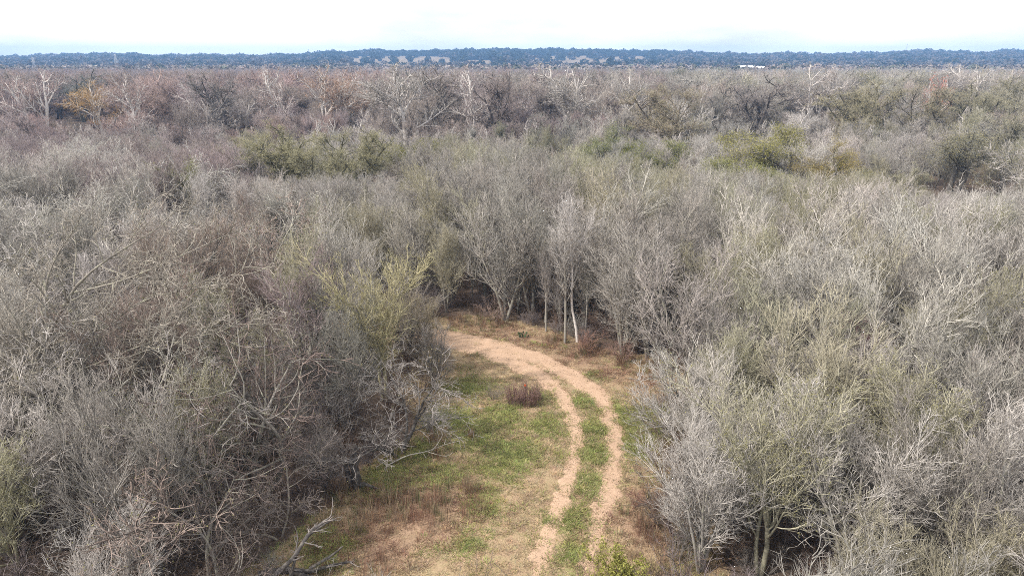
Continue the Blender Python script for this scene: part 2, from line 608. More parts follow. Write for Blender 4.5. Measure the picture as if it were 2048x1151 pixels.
class Geo:
    def __init__(self):
        self.v, self.q, self.t, self.tone, self.qm, self.tm, self.n = [], [], [], [], [], [], 0

    def tubes(self, br, sides, rng, pointed=True, tone=(0, 1), mat=0, lump=0.0):
        P, Rr = br['P'], br['R']
        N, K = P.shape[:2]
        if N == 0:
            return
        tan = np.zeros_like(P)
        tan[:, 1:-1] = P[:, 2:] - P[:, :-2]
        tan[:, 0] = P[:, 1] - P[:, 0]
        tan[:, -1] = P[:, -1] - P[:, -2]
        tan = unit(tan)
        ref = np.where(np.abs(tan[:, :1, 2:3]) > .85, np.array([1.0, 0, 0]), UP)
        s1 = unit(np.cross(tan, np.broadcast_to(ref, tan.shape)))
        s2 = np.cross(tan, s1)
        Kr = K - 1 if pointed else K
        a = np.arange(sides) * 2 * math.pi / sides
        rr = Rr[:, :Kr, None]
        if lump:
            rr = rr * (1 + rng.normal(0, lump, (N, Kr, sides)))
        else:
            rr = np.repeat(rr, sides, 2)
        ring = P[:, :Kr, None, :] + rr[..., None] * (np.cos(a)[None, None, :, None] * s1[:, :Kr, None, :] + np.sin(a)[None, None, :, None] * s2[:, :Kr, None, :])
        base = self.n + np.arange(N)[:, None, None] * (Kr * sides)
        kk = np.arange(Kr - 1)[None, :, None] * sides
        jj = np.arange(sides)[None, None, :]
        j2 = (jj + 1) % sides
        tn = rng.uniform(tone[0], tone[1], N)
        self.v.append(ring.reshape(-1, 3))
        self.tone.append(np.repeat(tn, Kr * sides))
        if Kr > 1:
            q = np.stack([base + kk + jj, base + kk + j2, base + kk + sides + j2, base + kk + sides + jj], -1).reshape(-1, 4)
            self.q.append(q)
            self.qm.append(np.full(len(q), mat))
        self.n += N * Kr * sides
        if pointed:
            tip = self.n + np.arange(N)
            self.v.append(P[:, -1])
            self.tone.append(tn)
            b2 = (base + (Kr - 1) * sides)[:, 0, :]
            t = np.stack([b2 + jj[0], b2 + j2[0], np.broadcast_to(tip[:, None], (N, sides))], -1).reshape(-1, 3)
            self.t.append(t)
            self.tm.append(np.full(len(t), mat))
            self.n += N

    def leaves(self, pos, size, rng, mat=1, flat=0.0, aspect=.55, tone=None):
        """each leaf: a folded pair of triangles"""
        N = len(pos)
        if N == 0:
            return
        d = unit(rng.normal(0, 1, (N, 3)) + UP * flat * 0)
        e = rng.normal(0, 1, (N, 3))
        e[:, 2] *= 1 - flat
        e = unit(e - (e * d).sum(1, keepdims=True) * d)
        s = size * rng.uniform(.6, 1.4, (N, 1))
        nrm = np.cross(d, e)
        v = np.stack([pos - e * s * .5, pos + d * s * aspect * .5 + nrm * s * .12, pos + e * s * .5, pos - d * s * aspect * .5 + nrm * s * .12], 1)
        b = self.n + np.arange(N)[:, None] * 4
        t = np.concatenate([b + np.array([0, 1, 2]), b + np.array([0, 2, 3])])
        self.v.append(v.reshape(-1, 3))
        tn = rng.random(N) if tone is None else tone
        self.tone.append(np.repeat(tn, 4))
        self.t.append(t)
        self.tm.append(np.full(len(t), mat))
        self.n += 4 * N

    def mesh(self, name, mats):
        q = np.concatenate(self.q) if self.q else np.zeros((0, 4), int)
        t = np.concatenate(self.t) if self.t else np.zeros((0, 3), int)
        mi = np.concatenate([x for x in (self.qm + self.tm)]) if (self.qm or self.tm) else None
        return make_mesh(name, np.concatenate(self.v), q, t, mats, dict(tone=np.concatenate(self.tone)), mi)


def along(br, n, rng, t0=.3, jit=.03):
    P = br['P']
    N, K = P.shape[:2]
    i = rng.integers(0, N, n)
    s = (t0 + (1 - t0) * rng.random(n)) * (K - 1)
    k = np.minimum(s.astype(int), K - 2)
    f = (s - k)[:, None]
    return P[i, k] * (1 - f) + P[i, k + 1] * f + rng.normal(0, jit, (n, 3))


def stems_from(rng, items):
    """explicit stems: list of (control points, radius at base, radius at tip)"""
    K = 12
    P, Rr, Ln = [], [], []
    for pts, r0, r1 in items:
        p = np.array(pts, float)
        t = np.linspace(0, len(p) - 1.001, K)
        out = []
        for v in t:
            i = int(v)
            f = v - i
            a, b, c, d = p[max(i - 1, 0)], p[i], p[min(i + 1, len(p) - 1)], p[min(i + 2, len(p) - 1)]
            out.append(.5 * (2 * b + (c - a) * f + (2 * a - 5 * b + 4 * c - d) * f * f + (3 * b - a - 3 * c + d) * f ** 3))
        out = np.array(out)
        P.append(out)
        Rr.append(np.linspace(r0, r1, K))
        Ln.append(np.linalg.norm(np.diff(out, axis=0), axis=1).sum())
    return dict(P=np.array(P), R=np.array(Rr), L=np.array(Ln))


def tree_meshes(kind, seed, stems=None):
    """trunk mesh (stems and limbs) and crown mesh (branches, twigs, leaves) of one tree, base at the origin"""
    rng = np.random.default_rng(seed)
    T, C = Geo(), Geo()
    bark, leaf = M['bark'], M['bud']
    if kind in ('upright', 'budding', 'mid', 'slender', 'thicket'):
        H = 7.5
        ns = {'slender': 1, 'mid': 2}.get(kind, int(rng.integers(2, 4)))
        if kind == 'thicket':
            ns = int(rng.integers(4, 7))
        if stems is None:
            az = rng.uniform(0, 6.28) + np.arange(ns) * 6.28 / ns + rng.normal(0, .4, ns)
            lean = rng.uniform(.06, .36, ns) if ns > 1 else rng.uniform(.02, .08, ns)
            d = np.stack([np.cos(az) * lean, np.sin(az) * lean, np.ones(ns)], 1)
            st = grow(rng, d * [[.25, .25, 0]] + [[0, 0, -.15]], d, H * rng.uniform(.8, 1.0, ns), np.full(ns, .085 if ns > 1 else .12) * rng.uniform(.8, 1.2, ns),
                      np.full(ns, .012), 11, .07, .05)
        else:
            st = stems_from(rng, stems)
        t0 = {'slender': .42, 'thicket': .06}.get(kind, .12)
        l1 = sprout(rng, st, 2.3 if ns < 4 else 1.6, t0, .97, 30, 9, .52, .55, 8, .085, .12, .58, .019, .007)
        l2 = sprout(rng, l1, 4.0, .15, 1.0, 32, 11, .58, .45, 6, .09, .10, .62, .0125, .005, .3)
        l3 = sprout(rng, l2, 4.9, .12, 1.0, 34, 13, .6, .4, 4, .12, .08, .75, .0088, .0042, .25)
        l4 = sprout(rng, l3, 3.2, .15, 1.0, 42, 16, .62, .3, 2, .1, .05, .8, .007, .003, .15)
        T.tubes(st, 7, rng, tone=(.3, .6), lump=.06)
        (C if kind == 'slender' else T).tubes(l1, 5, rng, tone=(.35, .9))
        C.tubes(l2, 4, rng, tone=(.3, 1.0))
        C.tubes(l3, 3, rng, tone=(.05, 1.0))
        C.tubes(l4, 3, rng, tone=(0, .7))
        if kind == 'budding':
            C.leaves(along(l4, 5000, rng, .2), .05, rng)
        elif kind == 'upright':
            C.leaves(along(l4, 250, rng, .2), .05, rng)
    elif kind == 'arching':
        H = 6.0
        ns = int(rng.integers(2, 4))
        if stems is None:
            az = rng.uniform(0, 6.28) + np.arange(ns) * 6.28 / ns + rng.normal(0, .4, ns)
            lean = rng.uniform(.25, .75, ns)
            d = np.stack([np.cos(az) * lean, np.sin(az) * lean, np.ones(ns)], 1)
            st = grow(rng, d * [[.2, .2, 0]] + [[0, 0, -.15]], d, H * rng.uniform(.75, 1.0, ns), np.full(ns, .085) * rng.uniform(.8, 1.2, ns), np.full(ns, .008), 11, .15, .02)
        else:
            st = stems_from(rng, stems)
        l1 = sprout(rng, st, 2.5 if stems is None else 2.2, .15 if stems is None else .2, .98, 48, 14, .6 if stems is None else .3, .5, 9, .15, .03, .58, .020, .006)
        l2 = sprout(rng, l1, 3.0, .12, 1.0, 48, 16, .5, .45, 7, .18, .01, .6, .0125, .005, .35)
        l3 = sprout(rng, l2, 5.2, .1, 1.0, 46, 16, .56, .4, 5, .2, -.01, .75, .0105, .005, .25)
        l4 = sprout(rng, l3, 3.4, .1, 1.0, 48, 16, .62, .3, 2, .1, .0, .8, .007, .003, .15)
        T.tubes(st, 7, rng, tone=(.25, .55), lump=.08)
        T.tubes(l1, 5, rng, tone=(.2, .85))
        C.tubes(l2, 4, rng, tone=(.2, 1.0))
        C.tubes(l3, 3, rng, tone=(.1, 1.0))
        C.tubes(l4, 3, rng, tone=(0, .75))
        C.leaves(along(l4, 500, rng, .2), .05, rng)
    elif kind in ('sycamore', 'pecan', 'olive'):
        H = 14.0
        bark = M['white_bark'] if kind == 'sycamore' else M['dark_bark']
        leaf = M['olive_leaf']
        ns = 1 if rng.random() < .6 else 2
        az = rng.uniform(0, 6.28) + np.arange(ns) * 3.1
        lean = rng.uniform(.05, .16, ns) * (1 if ns == 1 else 2)
        d = np.stack([np.cos(az) * lean, np.sin(az) * lean, np.ones(ns)], 1)
        st = grow(rng, d * [[.3, .3, 0]] + [[0, 0, -.2]], d, H * rng.uniform(.82, .95, ns), np.full(ns, .32), np.full(ns, .05), 12, .09, .04)
        if kind == 'sycamore':
            l1 = sprout(rng, st, 1.1, .22, .97, 42, 10, .55, .5, 9, .12, .08, .68, .11, .03)
        else:
            l1 = sprout(rng, st, 1.0, .2, .97, 52, 12, .6, .5, 9, .15, .07, .68, .11, .03)
        l2 = sprout(rng, l1, 2.4, .2, 1.0, 42, 14, .48, .45, 6, .15, .06, .62, .042, .014, .4)
        l3 = sprout(rng, l2, 4.0, .15, 1.0, 42, 16, .54, .35, 4, .15, .05, .7, .019, .008, .3)
        l4 = sprout(rng, l3, 3.0, .2, 1.0, 42, 18, .62, .3, 2, .1, .05, .8, .012, .005, .25)
        if kind == 'olive':
            C.leaves(along(l4, 22000, rng, .1, .14), .10, rng, flat=.2)
        T.tubes(st, 8, rng, tone=(.4, .6), lump=.06)
        T.tubes(l1, 6, rng, tone=(.4, .8))
        T.tubes(l2, 4, rng, tone=(.1, 1.0))
        C.tubes(l3, 3, rng)
        C.tubes(l4, 3, rng)
    elif kind in ('oak', 'evergreen', 'vine'):
        H = 9.0
        bark = M['dark_bark']
        leaf = {'oak': M['oak_leaf'], 'evergreen': M['oak_leaf'], 'vine': M['green_leaf']}[kind]
        ns = int(rng.integers(1, 3))
        az = rng.uniform(0, 6.28) + np.arange(ns) * 3.0
        lean = rng.uniform(.15, .4, ns)
        d = np.stack([np.cos(az) * lean, np.sin(az) * lean, np.ones(ns)], 1)
        st = grow(rng, d * 0 + [[0, 0, -.2]], d, H * rng.uniform(.7, .8, ns), np.full(ns, .26), np.full(ns, .05), 10, .14, .03)
        l1 = sprout(rng, st, 2.0, .4, 1.0, 58, 14, .72, .45, 9, .17, .04, .66, .07, .02)
        l2 = sprout(rng, l1, 2.6, .25, 1.0, 48, 16, .45, .35, 6, .2, .05, .6, .016, .007, .5)
        l3 = sprout(rng, l2, 5.0, .1, 1.0, 50, 18, .65, .3, 3, .2, .04, .7, .010, .005, .4)
        T.tubes(st, 8, rng, tone=(.3, .7), lump=.08)
        T.tubes(l1, 6, rng, tone=(.3, .8))
        C.tubes(l2, 4, rng, tone=(0, .6))
        C.tubes(l3, 3, rng, tone=(.1, .9))
        nl = {'oak': 19000, 'evergreen': 24000, 'vine': 20000}[kind]
        C.leaves(along(l3, nl, rng, .0, .22), .085, rng, flat=.3)
    elif kind == 'shrub':
        ns = 14
        az = rng.uniform(0, 6.28, ns)
        lean = rng.uniform(.1, .9, ns)
        d = np.stack([np.cos(az) * lean, np.sin(az) * lean, np.ones(ns)], 1)
        st = grow(rng, d * [[.3, .3, 0]], d, rng.uniform(1.0, 2.4, ns), np.full(ns, .016), np.full(ns, .005), 7, .14, .0)
        l2 = sprout(rng, st, 6.0, .1, 1.0, 42, 16, .45, .4, 5, .2, .02, .7, .008, .004, .25)
        l3 = sprout(rng, l2, 9.0, .1, 1.0, 45, 16, .55, .3, 2, .2, .0, .8, .0055, .0025, .15)
        T.tubes(st, 4, rng)
        C.tubes(l2, 3, rng)
        C.tubes(l3, 3, rng)
        bark = M['twig']
    tm = T.mesh(kind + "_trunk", [bark])
    cm = C.mesh(kind + "_crown", [M['oak_twig'] if kind in ('oak', 'evergreen', 'vine') else M['twig'], leaf])
    z = np.concatenate([v[:, 2] for v in C.v])
    return dict(kind=kind if stems is None else ('white' if kind == 'slender' else kind), trunk=tm, crown=cm, H=float(np.percentile(z, 99.5)))


PROTO = {}
seed = 100
for kind, n in (('upright', 4), ('thicket', 2), ('budding', 3), ('arching', 3), ('slender', 2), ('sycamore', 3), ('pecan', 2), ('olive', 2), ('oak', 2), ('evergreen', 1), ('vine', 2)):
    PROTO[kind] = []
    for i in range(n):
        seed += 1
        PROTO[kind].append(tree_meshes(kind, seed))

GREY, LILAC, OLIVE = (.318, .291, .258), (.40, .368, .334), (.325, .302, .222)
BROWN_T, PALE, MAUVE, PINK = (.245, .19, .16), (.48, .445, .415), (.305, .25, .24), (.36, .268, .24)


def jitter(c, a=.1):
    k = 1 + RNG.uniform(-a, a)
    return tuple(float(np.clip(v * k * (1 + RNG.uniform(-a, a) * .12), 0, 1)) for v in c)


NAME = {'slim': 'slim_tree', 'white': 'bare_tree', 'upright': 'bare_tree', 'thicket': 'bare_tree', 'slender': 'bare_tree', 'budding': 'budding_tree', 'arching': 'arching_tree', 'sycamore': 'sycamore_tree',
        'pecan': 'dark_limbed_tree', 'olive': 'olive_tree', 'oak': 'oak_tree', 'evergreen': 'evergreen_tree', 'vine': 'leafy_tree'}
SHOW = []            # px, half width, lowest visible py, depth: keep what stands before these lower
PLACED = []          # x, y, radius of everything that already stands somewhere
LANDMARKS = []       # short name, x, y


def put_tree(proto, x, y, H, tint, label, group=None, rot=None, wide=1.0, trunk_tint=None, name=None, trunk_mat=None, cat="tree"):
    s = H / proto['H']
    e = bpy.data.objects.new(name or NAME[proto['kind']], None)
    e.empty_display_size = .3
    COL.objects.link(e)
    e.location = (x, y, float(ground_z(np.array([x]), np.array([y]))[0]))
    e.rotation_euler = (0, 0, RNG.uniform(0, 6.28) if rot is None else rot)
    e.scale = (s * wide, s * wide, s)
    tag(e, label, cat, group)
    for nm in ('trunk', 'crown'):
        o = link(nm, proto[nm], e)
        c = tint if nm == 'crown' or trunk_tint is None else trunk_tint
        o.color = (*c, 1)
        if nm == 'trunk' and trunk_mat:
            o.material_slots[0].link = 'OBJECT'
            o.material_slots[0].material = M[trunk_mat]
    PLACED.append((x, y, 1.0))
    return e


# ------------------------------------------------------------------ trees that stand out
def hero(kind, i, px, py_top, label, tint, short=None, D=None, py_base=None, wide=1.0, rot=None, r=1.5, show=None, w=80, **kw):
    if D is None:
        x, y, _ = g(px, py_base)
    else:
        x, y, _ = at_depth(px, D, height_at(py_top, D) * .6)
    H = max(1.0, height_at(py_top, y))
    if show:
        SHOW.append((px, w, show, y))
    if kind in ('oak', 'vine', 'evergreen'):
        kw.setdefault('trunk_tint', GREY)
    if kind == 'sycamore':
        kw.setdefault('trunk_tint', PALE)
        SHOW.append((px, 55, 215, y))
    put_tree(PROTO[kind][i % len(PROTO[kind])], x, y, H, tint, label, rot=rot, wide=wide, **kw)
    PLACED[-1] = (x, y, r)
    if short:
        LANDMARKS.append((short, x, y))


wx_, wy_, _ = g(1155, 683)


def wrel(px, py, dd=0.0):
    z = height_at(py, wy_ + dd)
    p = at_depth(px, wy_ + dd, z)
    return (p[0] - wx_, dd, z)


PROTO['white'] = [tree_meshes('slender', 812, [([(0, 0, -.15), wrel(1152, 650), wrel(1141, 595), wrel(1143, 520), wrel(1139, 470), wrel(1142, 400)], .14, .025)])]
hero('white', 0, 1155, 388, "slender bare tree with a white mottled trunk at the track's bend", PALE, "the white-trunked tree", py_base=683, trunk_mat='bright_bark', wide=1.0, r=1.3, rot=0.0)
hero('slender', 1, 1130, 430, "thin grey tree just left of the white mottled trunk", GREY, None, py_base=686, wide=.8, r=.9)
hero('thicket', 0, 1245, 455, "dense multi-stemmed grey tree at the wood's edge by dark hollow", GREY, "the hollow at the wood's edge", py_base=706, wide=1.1)
hero('upright', 1, 1295, 430, "grey tree whose trunk foot shows at the dark wood edge", GREY, None, py_base=716, wide=1.1)
hero('upright', 2, 1010, 400, "dark-based grey tree behind the far end of the track", GREY, "the far end of the track", py_base=640, wide=1.1)
hero('slender', 0, 972, 372, "tall dark trunk wrapped in green creeper above the track", OLIVE, "the creeper-clad dark trunk", py_base=612, trunk_mat='dark_bark', wide=.7, rot=2.0)
hero('slender', 1, 1475, 425, "dark upright trunk rising among pale twigs right of centre", OLIVE, "the dark upright trunk", D=47, trunk_mat='dark_bark', wide=.7, r=1.0)
hero('budding', 0, 770, 495, "yellow-tinged budding tree leaning over the grass left of the track", (.37, .33, .20), "the yellow-tinged tree", py_base=800, wide=1.15)
hero('budding', 1, 862, 575, "brown-twigged budding tree hiding the track's far end", (.31, .26, .19), "the tree at the track's far end", py_base=745, wide=.95, rot=2.5)
hero('thicket', 1, 815, 575, "dense brown-grey many-stemmed tree left of the track's far end", (.27, .235, .20), None, py_base=742, wide=1.15, rot=.7)
hero('thicket', 0, 868, 640, "low grey many-stemmed tree right at the grass edge by the far bend", (.30, .265, .235), None, py_base=765, wide=1.0, rot=1.9)
hero('arching', 0, 800, 690, "drooping grey tree with two dark trunks at the clearing's left edge", (.26, .233, .213), "the two dark trunks", py_base=905, wide=1.25, trunk_mat='dark_bark')
hero('arching', 1, 690, 740, "tangled grey tree behind the broken black trunk", (.25, .225, .205), None, py_base=880, wide=1.1, trunk_mat='dark_bark')
hero('arching', 2, 425, 800, "brown tree with forked dark limbs in the lower left corner", BROWN_T, "the forked dark-limbed tree", py_base=1130, wide=1.15, trunk_mat='dark_bark')
hero('thicket', 0, 300, 905, "brown many-stemmed brush between corner tree and forked dark limbs", BROWN_T, None, py_base=1120, wide=1.2, rot=.4)
hero('arching', 1, 560, 905, "low tangled brown brush beside the leaning dead trunk", (.25, .21, .185), None, py_base=1075, wide=1.15, rot=3.0)
hero('thicket', 1, 650, 850, "dark tangled brush left of the broken black trunk", (.24, .205, .185), None, py_base=985, wide=1.1, rot=5.0)
hero('budding', 1, 45, 860, "lichen-green tree with pale trunk in the bottom left corner", (.36, .34, .23), "the lichen-green corner tree", py_base=1160, wide=1.1)
hero('upright', 3, 555, 700, "pale-trunked tree amid brown twigs left of the clearing", GREY, "the pale clearing-side trunk", py_base=905, trunk_mat='white_bark')
hero('upright', 0, 395, 335, "white leafless tree standing before dark olive bushes", PALE, "the white leafless tree", D=66, show=425, w=60, trunk_mat='white_bark', wide=.8)
hero('olive', 0, 570, 245, "broad olive budding tree, largest of the olive pair left of centre", (.30, .28, .16), "the broad olive tree", D=84, show=345, w=110, wide=1.5, r=3)
hero('olive', 1, 700, 255, "broad olive budding tree, right-hand one of the pair left of centre", (.31, .29, .17), None, D=86, show=345, w=105, wide=1.5, r=3)
hero('budding', 0, 370, 315, "dark green-olive bushy tree behind the white leafless tree", (.24, .24, .12), None, D=70, wide=1.3, r=2)
hero('oak', 0, 1920, 248, "rounded live oak with dark spreading trunk above the right thicket", (.74, .73, .66), "the rounded oak", D=88, show=385, w=120, wide=1.45, r=4.5)
hero('vine', 0, 1590, 262, "yellow-green leafy tree, brightest in the right half", (.85, .8, .75), "the yellow-green leafy tree", D=86, show=345, w=95, wide=1.5, r=3.5)
hero('vine', 1, 1745, 285, "yellow-brown leafy tree beside the rounded oak", (.95, .78, .7), "the yellow-brown leafy tree", D=82, show=345, w=85, wide=1.5, r=3)
hero('vine', 0, 1435, 300, "small green leafy bush-like tree left of the yellow-green tree", (.75, .75, .7), None, D=84, show=335, w=50, wide=1.6, r=2, rot=1.0)
hero('vine', 1, 1205, 252, "soft green leafy tree in the middle of the wood", (.62, .66, .62), "the soft green tree", D=96, show=300, w=90, wide=1.6, r=3, rot=2.2)
hero('vine', 0, 1325, 292, "low green leafy tree right of the soft green tree", (.66, .68, .6), None, D=88, show=330, w=70, wide=1.7, r=3, rot=4.0)
hero('vine', 1, 1110, 285, "dark green leafy tree left of the soft green tree", (.5, .52, .5), None, D=100, wide=1.6, r=2.5, rot=5.0)
hero('olive', 1, 1345, 172, "large olive-brown tree with dark limbs right of centre", (.33, .27, .20), "the olive-brown tree", D=125, show=262, w=100, wide=1.6, r=5)
hero('olive', 0, 1722, 155, "olive-topped tree with pale limbs in the right distance", (.34, .30, .20), "the olive-topped tree", D=140, show=232, w=80, wide=1.5, r=5, rot=2)
hero('olive', 1, 1835, 168, "dark olive tree right of the olive-topped tree", (.30, .26, .19), None, D=138, show=225, w=60, wide=1.4, r=4, rot=1)
hero('olive', 0, 1955, 165, "olive tree near the right edge of the distance", (.34, .31, .22), None, D=150, wide=1.5, r=4, rot=4)
hero('olive', 1, 2030, 152, "olive tree cut by the picture's right edge", (.34, .31, .22), None, D=160, wide=1.5, r=4, rot=3)
hero('olive', 0, 2040, 205, "grey-green tree at the right edge behind the rounded oak", (.33, .31, .25), None, D=105, wide=1.5, r=4, rot=5)
for i, (k, px, top, D, tint, wd, lab) in enumerate([
        ('olive', 490, 268, 92, (.30, .28, .17), 1.3, "olive budding tree left of the broad olive tree"),
        ('olive', 640, 290, 78, (.31, .29, .18), 1.3, "nearer olive tree before the gap of the olive pair"),
        ('vine', 770, 282, 92, (.62, .6, .5), 1.5, "dull green leafy tree right of the olive pair"),
        ('olive', 880, 292, 92, (.33, .31, .21), 1.3, "pale olive tree between olive pair and soft green tree"),
        ('vine', 985, 300, 92, (.6, .6, .52), 1.4, "low dull green tree left of the dark green leafy tree"),
        ('olive', 1255, 315, 80, (.33, .31, .21), 1.3, "olive tree before the soft green tree"),
        ('vine', 1500, 312, 88, (.72, .7, .55), 1.5, "low yellow-green tree close left of the brightest leafy tree"),
        ('vine', 1665, 300, 90, (.7, .68, .52), 1.5, "low olive leafy tree between yellow-green and yellow-brown trees"),
        ('olive', 1810, 330, 76, (.33, .31, .22), 1.2, "olive tree in front of and left of the rounded oak"),
        ('olive', 320, 345, 72, (.29, .275, .17), 1.1, "dark olive tree left of the white leafless tree")]):
    hero(k, i, px, top, lab, tint, None, D=D, wide=wd, r=2.5, rot=i * 1.7)
hero('evergreen', 0, 1345, 135, "small dark evergreen among bare crowns right of centre", (.45, .5, .5), "the small dark evergreen", D=230, wide=.9, r=4)
hero('evergreen', 0, 1262, 140, "dark evergreen partly hidden by white branches right of centre", (.5, .52, .5), None, D=240, wide=1.2, r=4, rot=2)
hero('evergreen', 0, 1178, 144, "dark evergreen behind the forked white sycamore", (.5, .52, .5), None, D=235, wide=1.2, r=4, rot=4)
for i, (px, top, D, tint, lab, sh) in enumerate([
        (72, 140, 150, PINK, "white-limbed sycamore nearest the left edge", "the sycamore nearest the left edge"),
        (258, 148, 142, PINK, "white sycamore with pinkish twigs, one from the yellow-topped one", "the pinkish sycamore"),
        (560, 134, 160, PINK, "pink-twigged sycamore with slanting white limbs left of centre", "the slanting sycamore"),
        (655, 132, 150, (.42, .28, .20), "sycamore with white trunk and orange-pink fan crown", "the orange-pink fan crown"),
        (805, 128, 135, GREY, "huge white-limbed tree fanning wide left of the image middle", "the huge white-limbed tree"),
        (945, 132, 140, MAUVE, "white-trunked sycamore with bent stem near the image middle", "the bent white sycamore"),
        (1142, 128, 150, GREY, "forked bright white sycamore, tallest right of the middle", "the forked white sycamore"),
        (1250, 138, 150, GREY, "grey-white sycamore right of the forked white one", "the grey-white sycamore"),
        (1630, 130, 165, (.40, .34, .30), "pale fan-shaped tree left of the olive-topped tree", "the pale fan-shaped tree"),
        (1950, 128, 190, (.42, .37, .33), "pale tree poking above the woods near the right edge", None)]):
    hero('sycamore', i, px, top, lab, tint, sh, D=D, wide=1.1 if i != 4 else 1.5, r=4)
hero('sycamore', 1, 196, 160, "white sycamore still holding yellow-orange leaves at its top", (.46, .30, .13), "the yellow-topped sycamore", D=145, wide=1.1, r=4)
for i, (px, top, D, tint, lab, sh) in enumerate([
        (425, 142, 140, (.30, .27, .25), "broad dark-limbed tree between the pinkish sycamores", "the broad dark-limbed tree"),
        (1515, 150, 150, (.30, .26, .24), "dark T-shaped tree before the small tan field", "the dark tree before the tan field"),
        (990, 140, 138, (.28, .23, .21), "leaning dark-limbed tree right of the bent white sycamore", None),
        (155, 138, 200, (.27, .27, .24), "dark grey-green tree behind the left sycamores", None),
        (870, 130, 150, (.30, .26, .23), "brown dark-limbed tree right of the huge white-limbed tree", None)]):
    hero('pecan', i, px, top, lab, tint, sh, D=D, wide=1.2, r=4, show=240, w=70)
hero('sycamore', 2, 1872, 150, "tree with red-orange leaves in the right distance", (.62, .16, .08), "the red-orange tree", D=160, wide=.55, r=3)
hero('thicket', 1, 1700, 610, "reddish mauve bush sunk amid the grey right thicket", (.30, .19, .19), "the reddish bush", D=31, wide=1.1)
for i, (px, base, top, tint, lab, sh, k) in enumerate([
        (1520, 1150, 745, OLIVE, "tall olive-twigged tree, thick pale trunk showing at bottom right", "the thick pale trunk", 'budding'),
        (1835, 1110, 720, OLIVE, "olive-twigged tree with pale stem right of bottom right thicket", "the pale-stemmed olive tree", 'budding'),
        (1690, 1180, 820, LILAC, "grey tree with white forked limbs low in right thicket", "the white forked limbs", 'upright'),
        (1400, 1140, 830, LILAC, "pale grey tree reaching over the track from the right", "the pale tree over the track", 'thicket'),
        (1385, 960, 700, LILAC, "pale upright tree at the clearing's right edge", "the pale tree at the right edge", 'thicket'),
        (1450, 860, 610, GREY, "pale twiggy tree behind the bend on the right", None, 'upright'),
        (1950, 1180, 800, LILAC, "pale twiggy tree filling the bottom right corner", None, 'thicket')]):
    hero(k, i, px, top, lab, tint, sh, py_base=base, wide=1.1, r=1.6)

# the big leaning tree at the left edge: explicit stems and long limbs to the right
lx, ly, _ = g(-70, 960)
ref = (lx, ly)


def rel(px, py, D):
    z = height_at(py, D)
    p = at_depth(px, D, z)
    return (p[0] - lx, p[1] - ly, z)


lean = [([(0, 0, -.2), rel(-5, 840, ly), rel(70, 730, ly + .3), rel(140, 590, ly + .5), rel(215, 520, ly + .9), rel(330, 450, ly + 1.4)], .13, .015),
        ([rel(110, 690, ly + .4), rel(90, 600, ly + .6), rel(110, 520, ly + 1.0), rel(170, 430, ly + 1.6)], .07, .012),
        ([rel(150, 585, ly + .5), rel(250, 560, ly + .2), rel(390, 500, ly + .6), rel(520, 440, ly + 1.0)], .042, .007),
        ([rel(40, 790, ly + .2), rel(200, 725, ly - .6), rel(320, 680, ly - .9), rel(440, 665, ly - .9), rel(520, 610, ly - .6)], .05, .008),
        ([rel(100, 690, ly + .4), rel(200, 660, ly), rel(290, 600, ly - .2), rel(420, 570, ly - .3), rel(500, 530, ly)], .042, .008),
        ([rel(320, 680, ly - .9), rel(390, 700, ly - 1.2), rel(440, 760, ly - 1.4)], .024, .007)]
PROTO['leaning'] = [tree_meshes('arching', 777, lean)]
pr = PROTO['leaning'][0]
put_tree(pr, lx, ly, pr['H'], (.30, .268, .225), "large tree leaning in from the left edge with long arching pale limbs", rot=0.0, name='arching_tree')
LANDMARKS.append(("the large leaning tree", lx, ly))

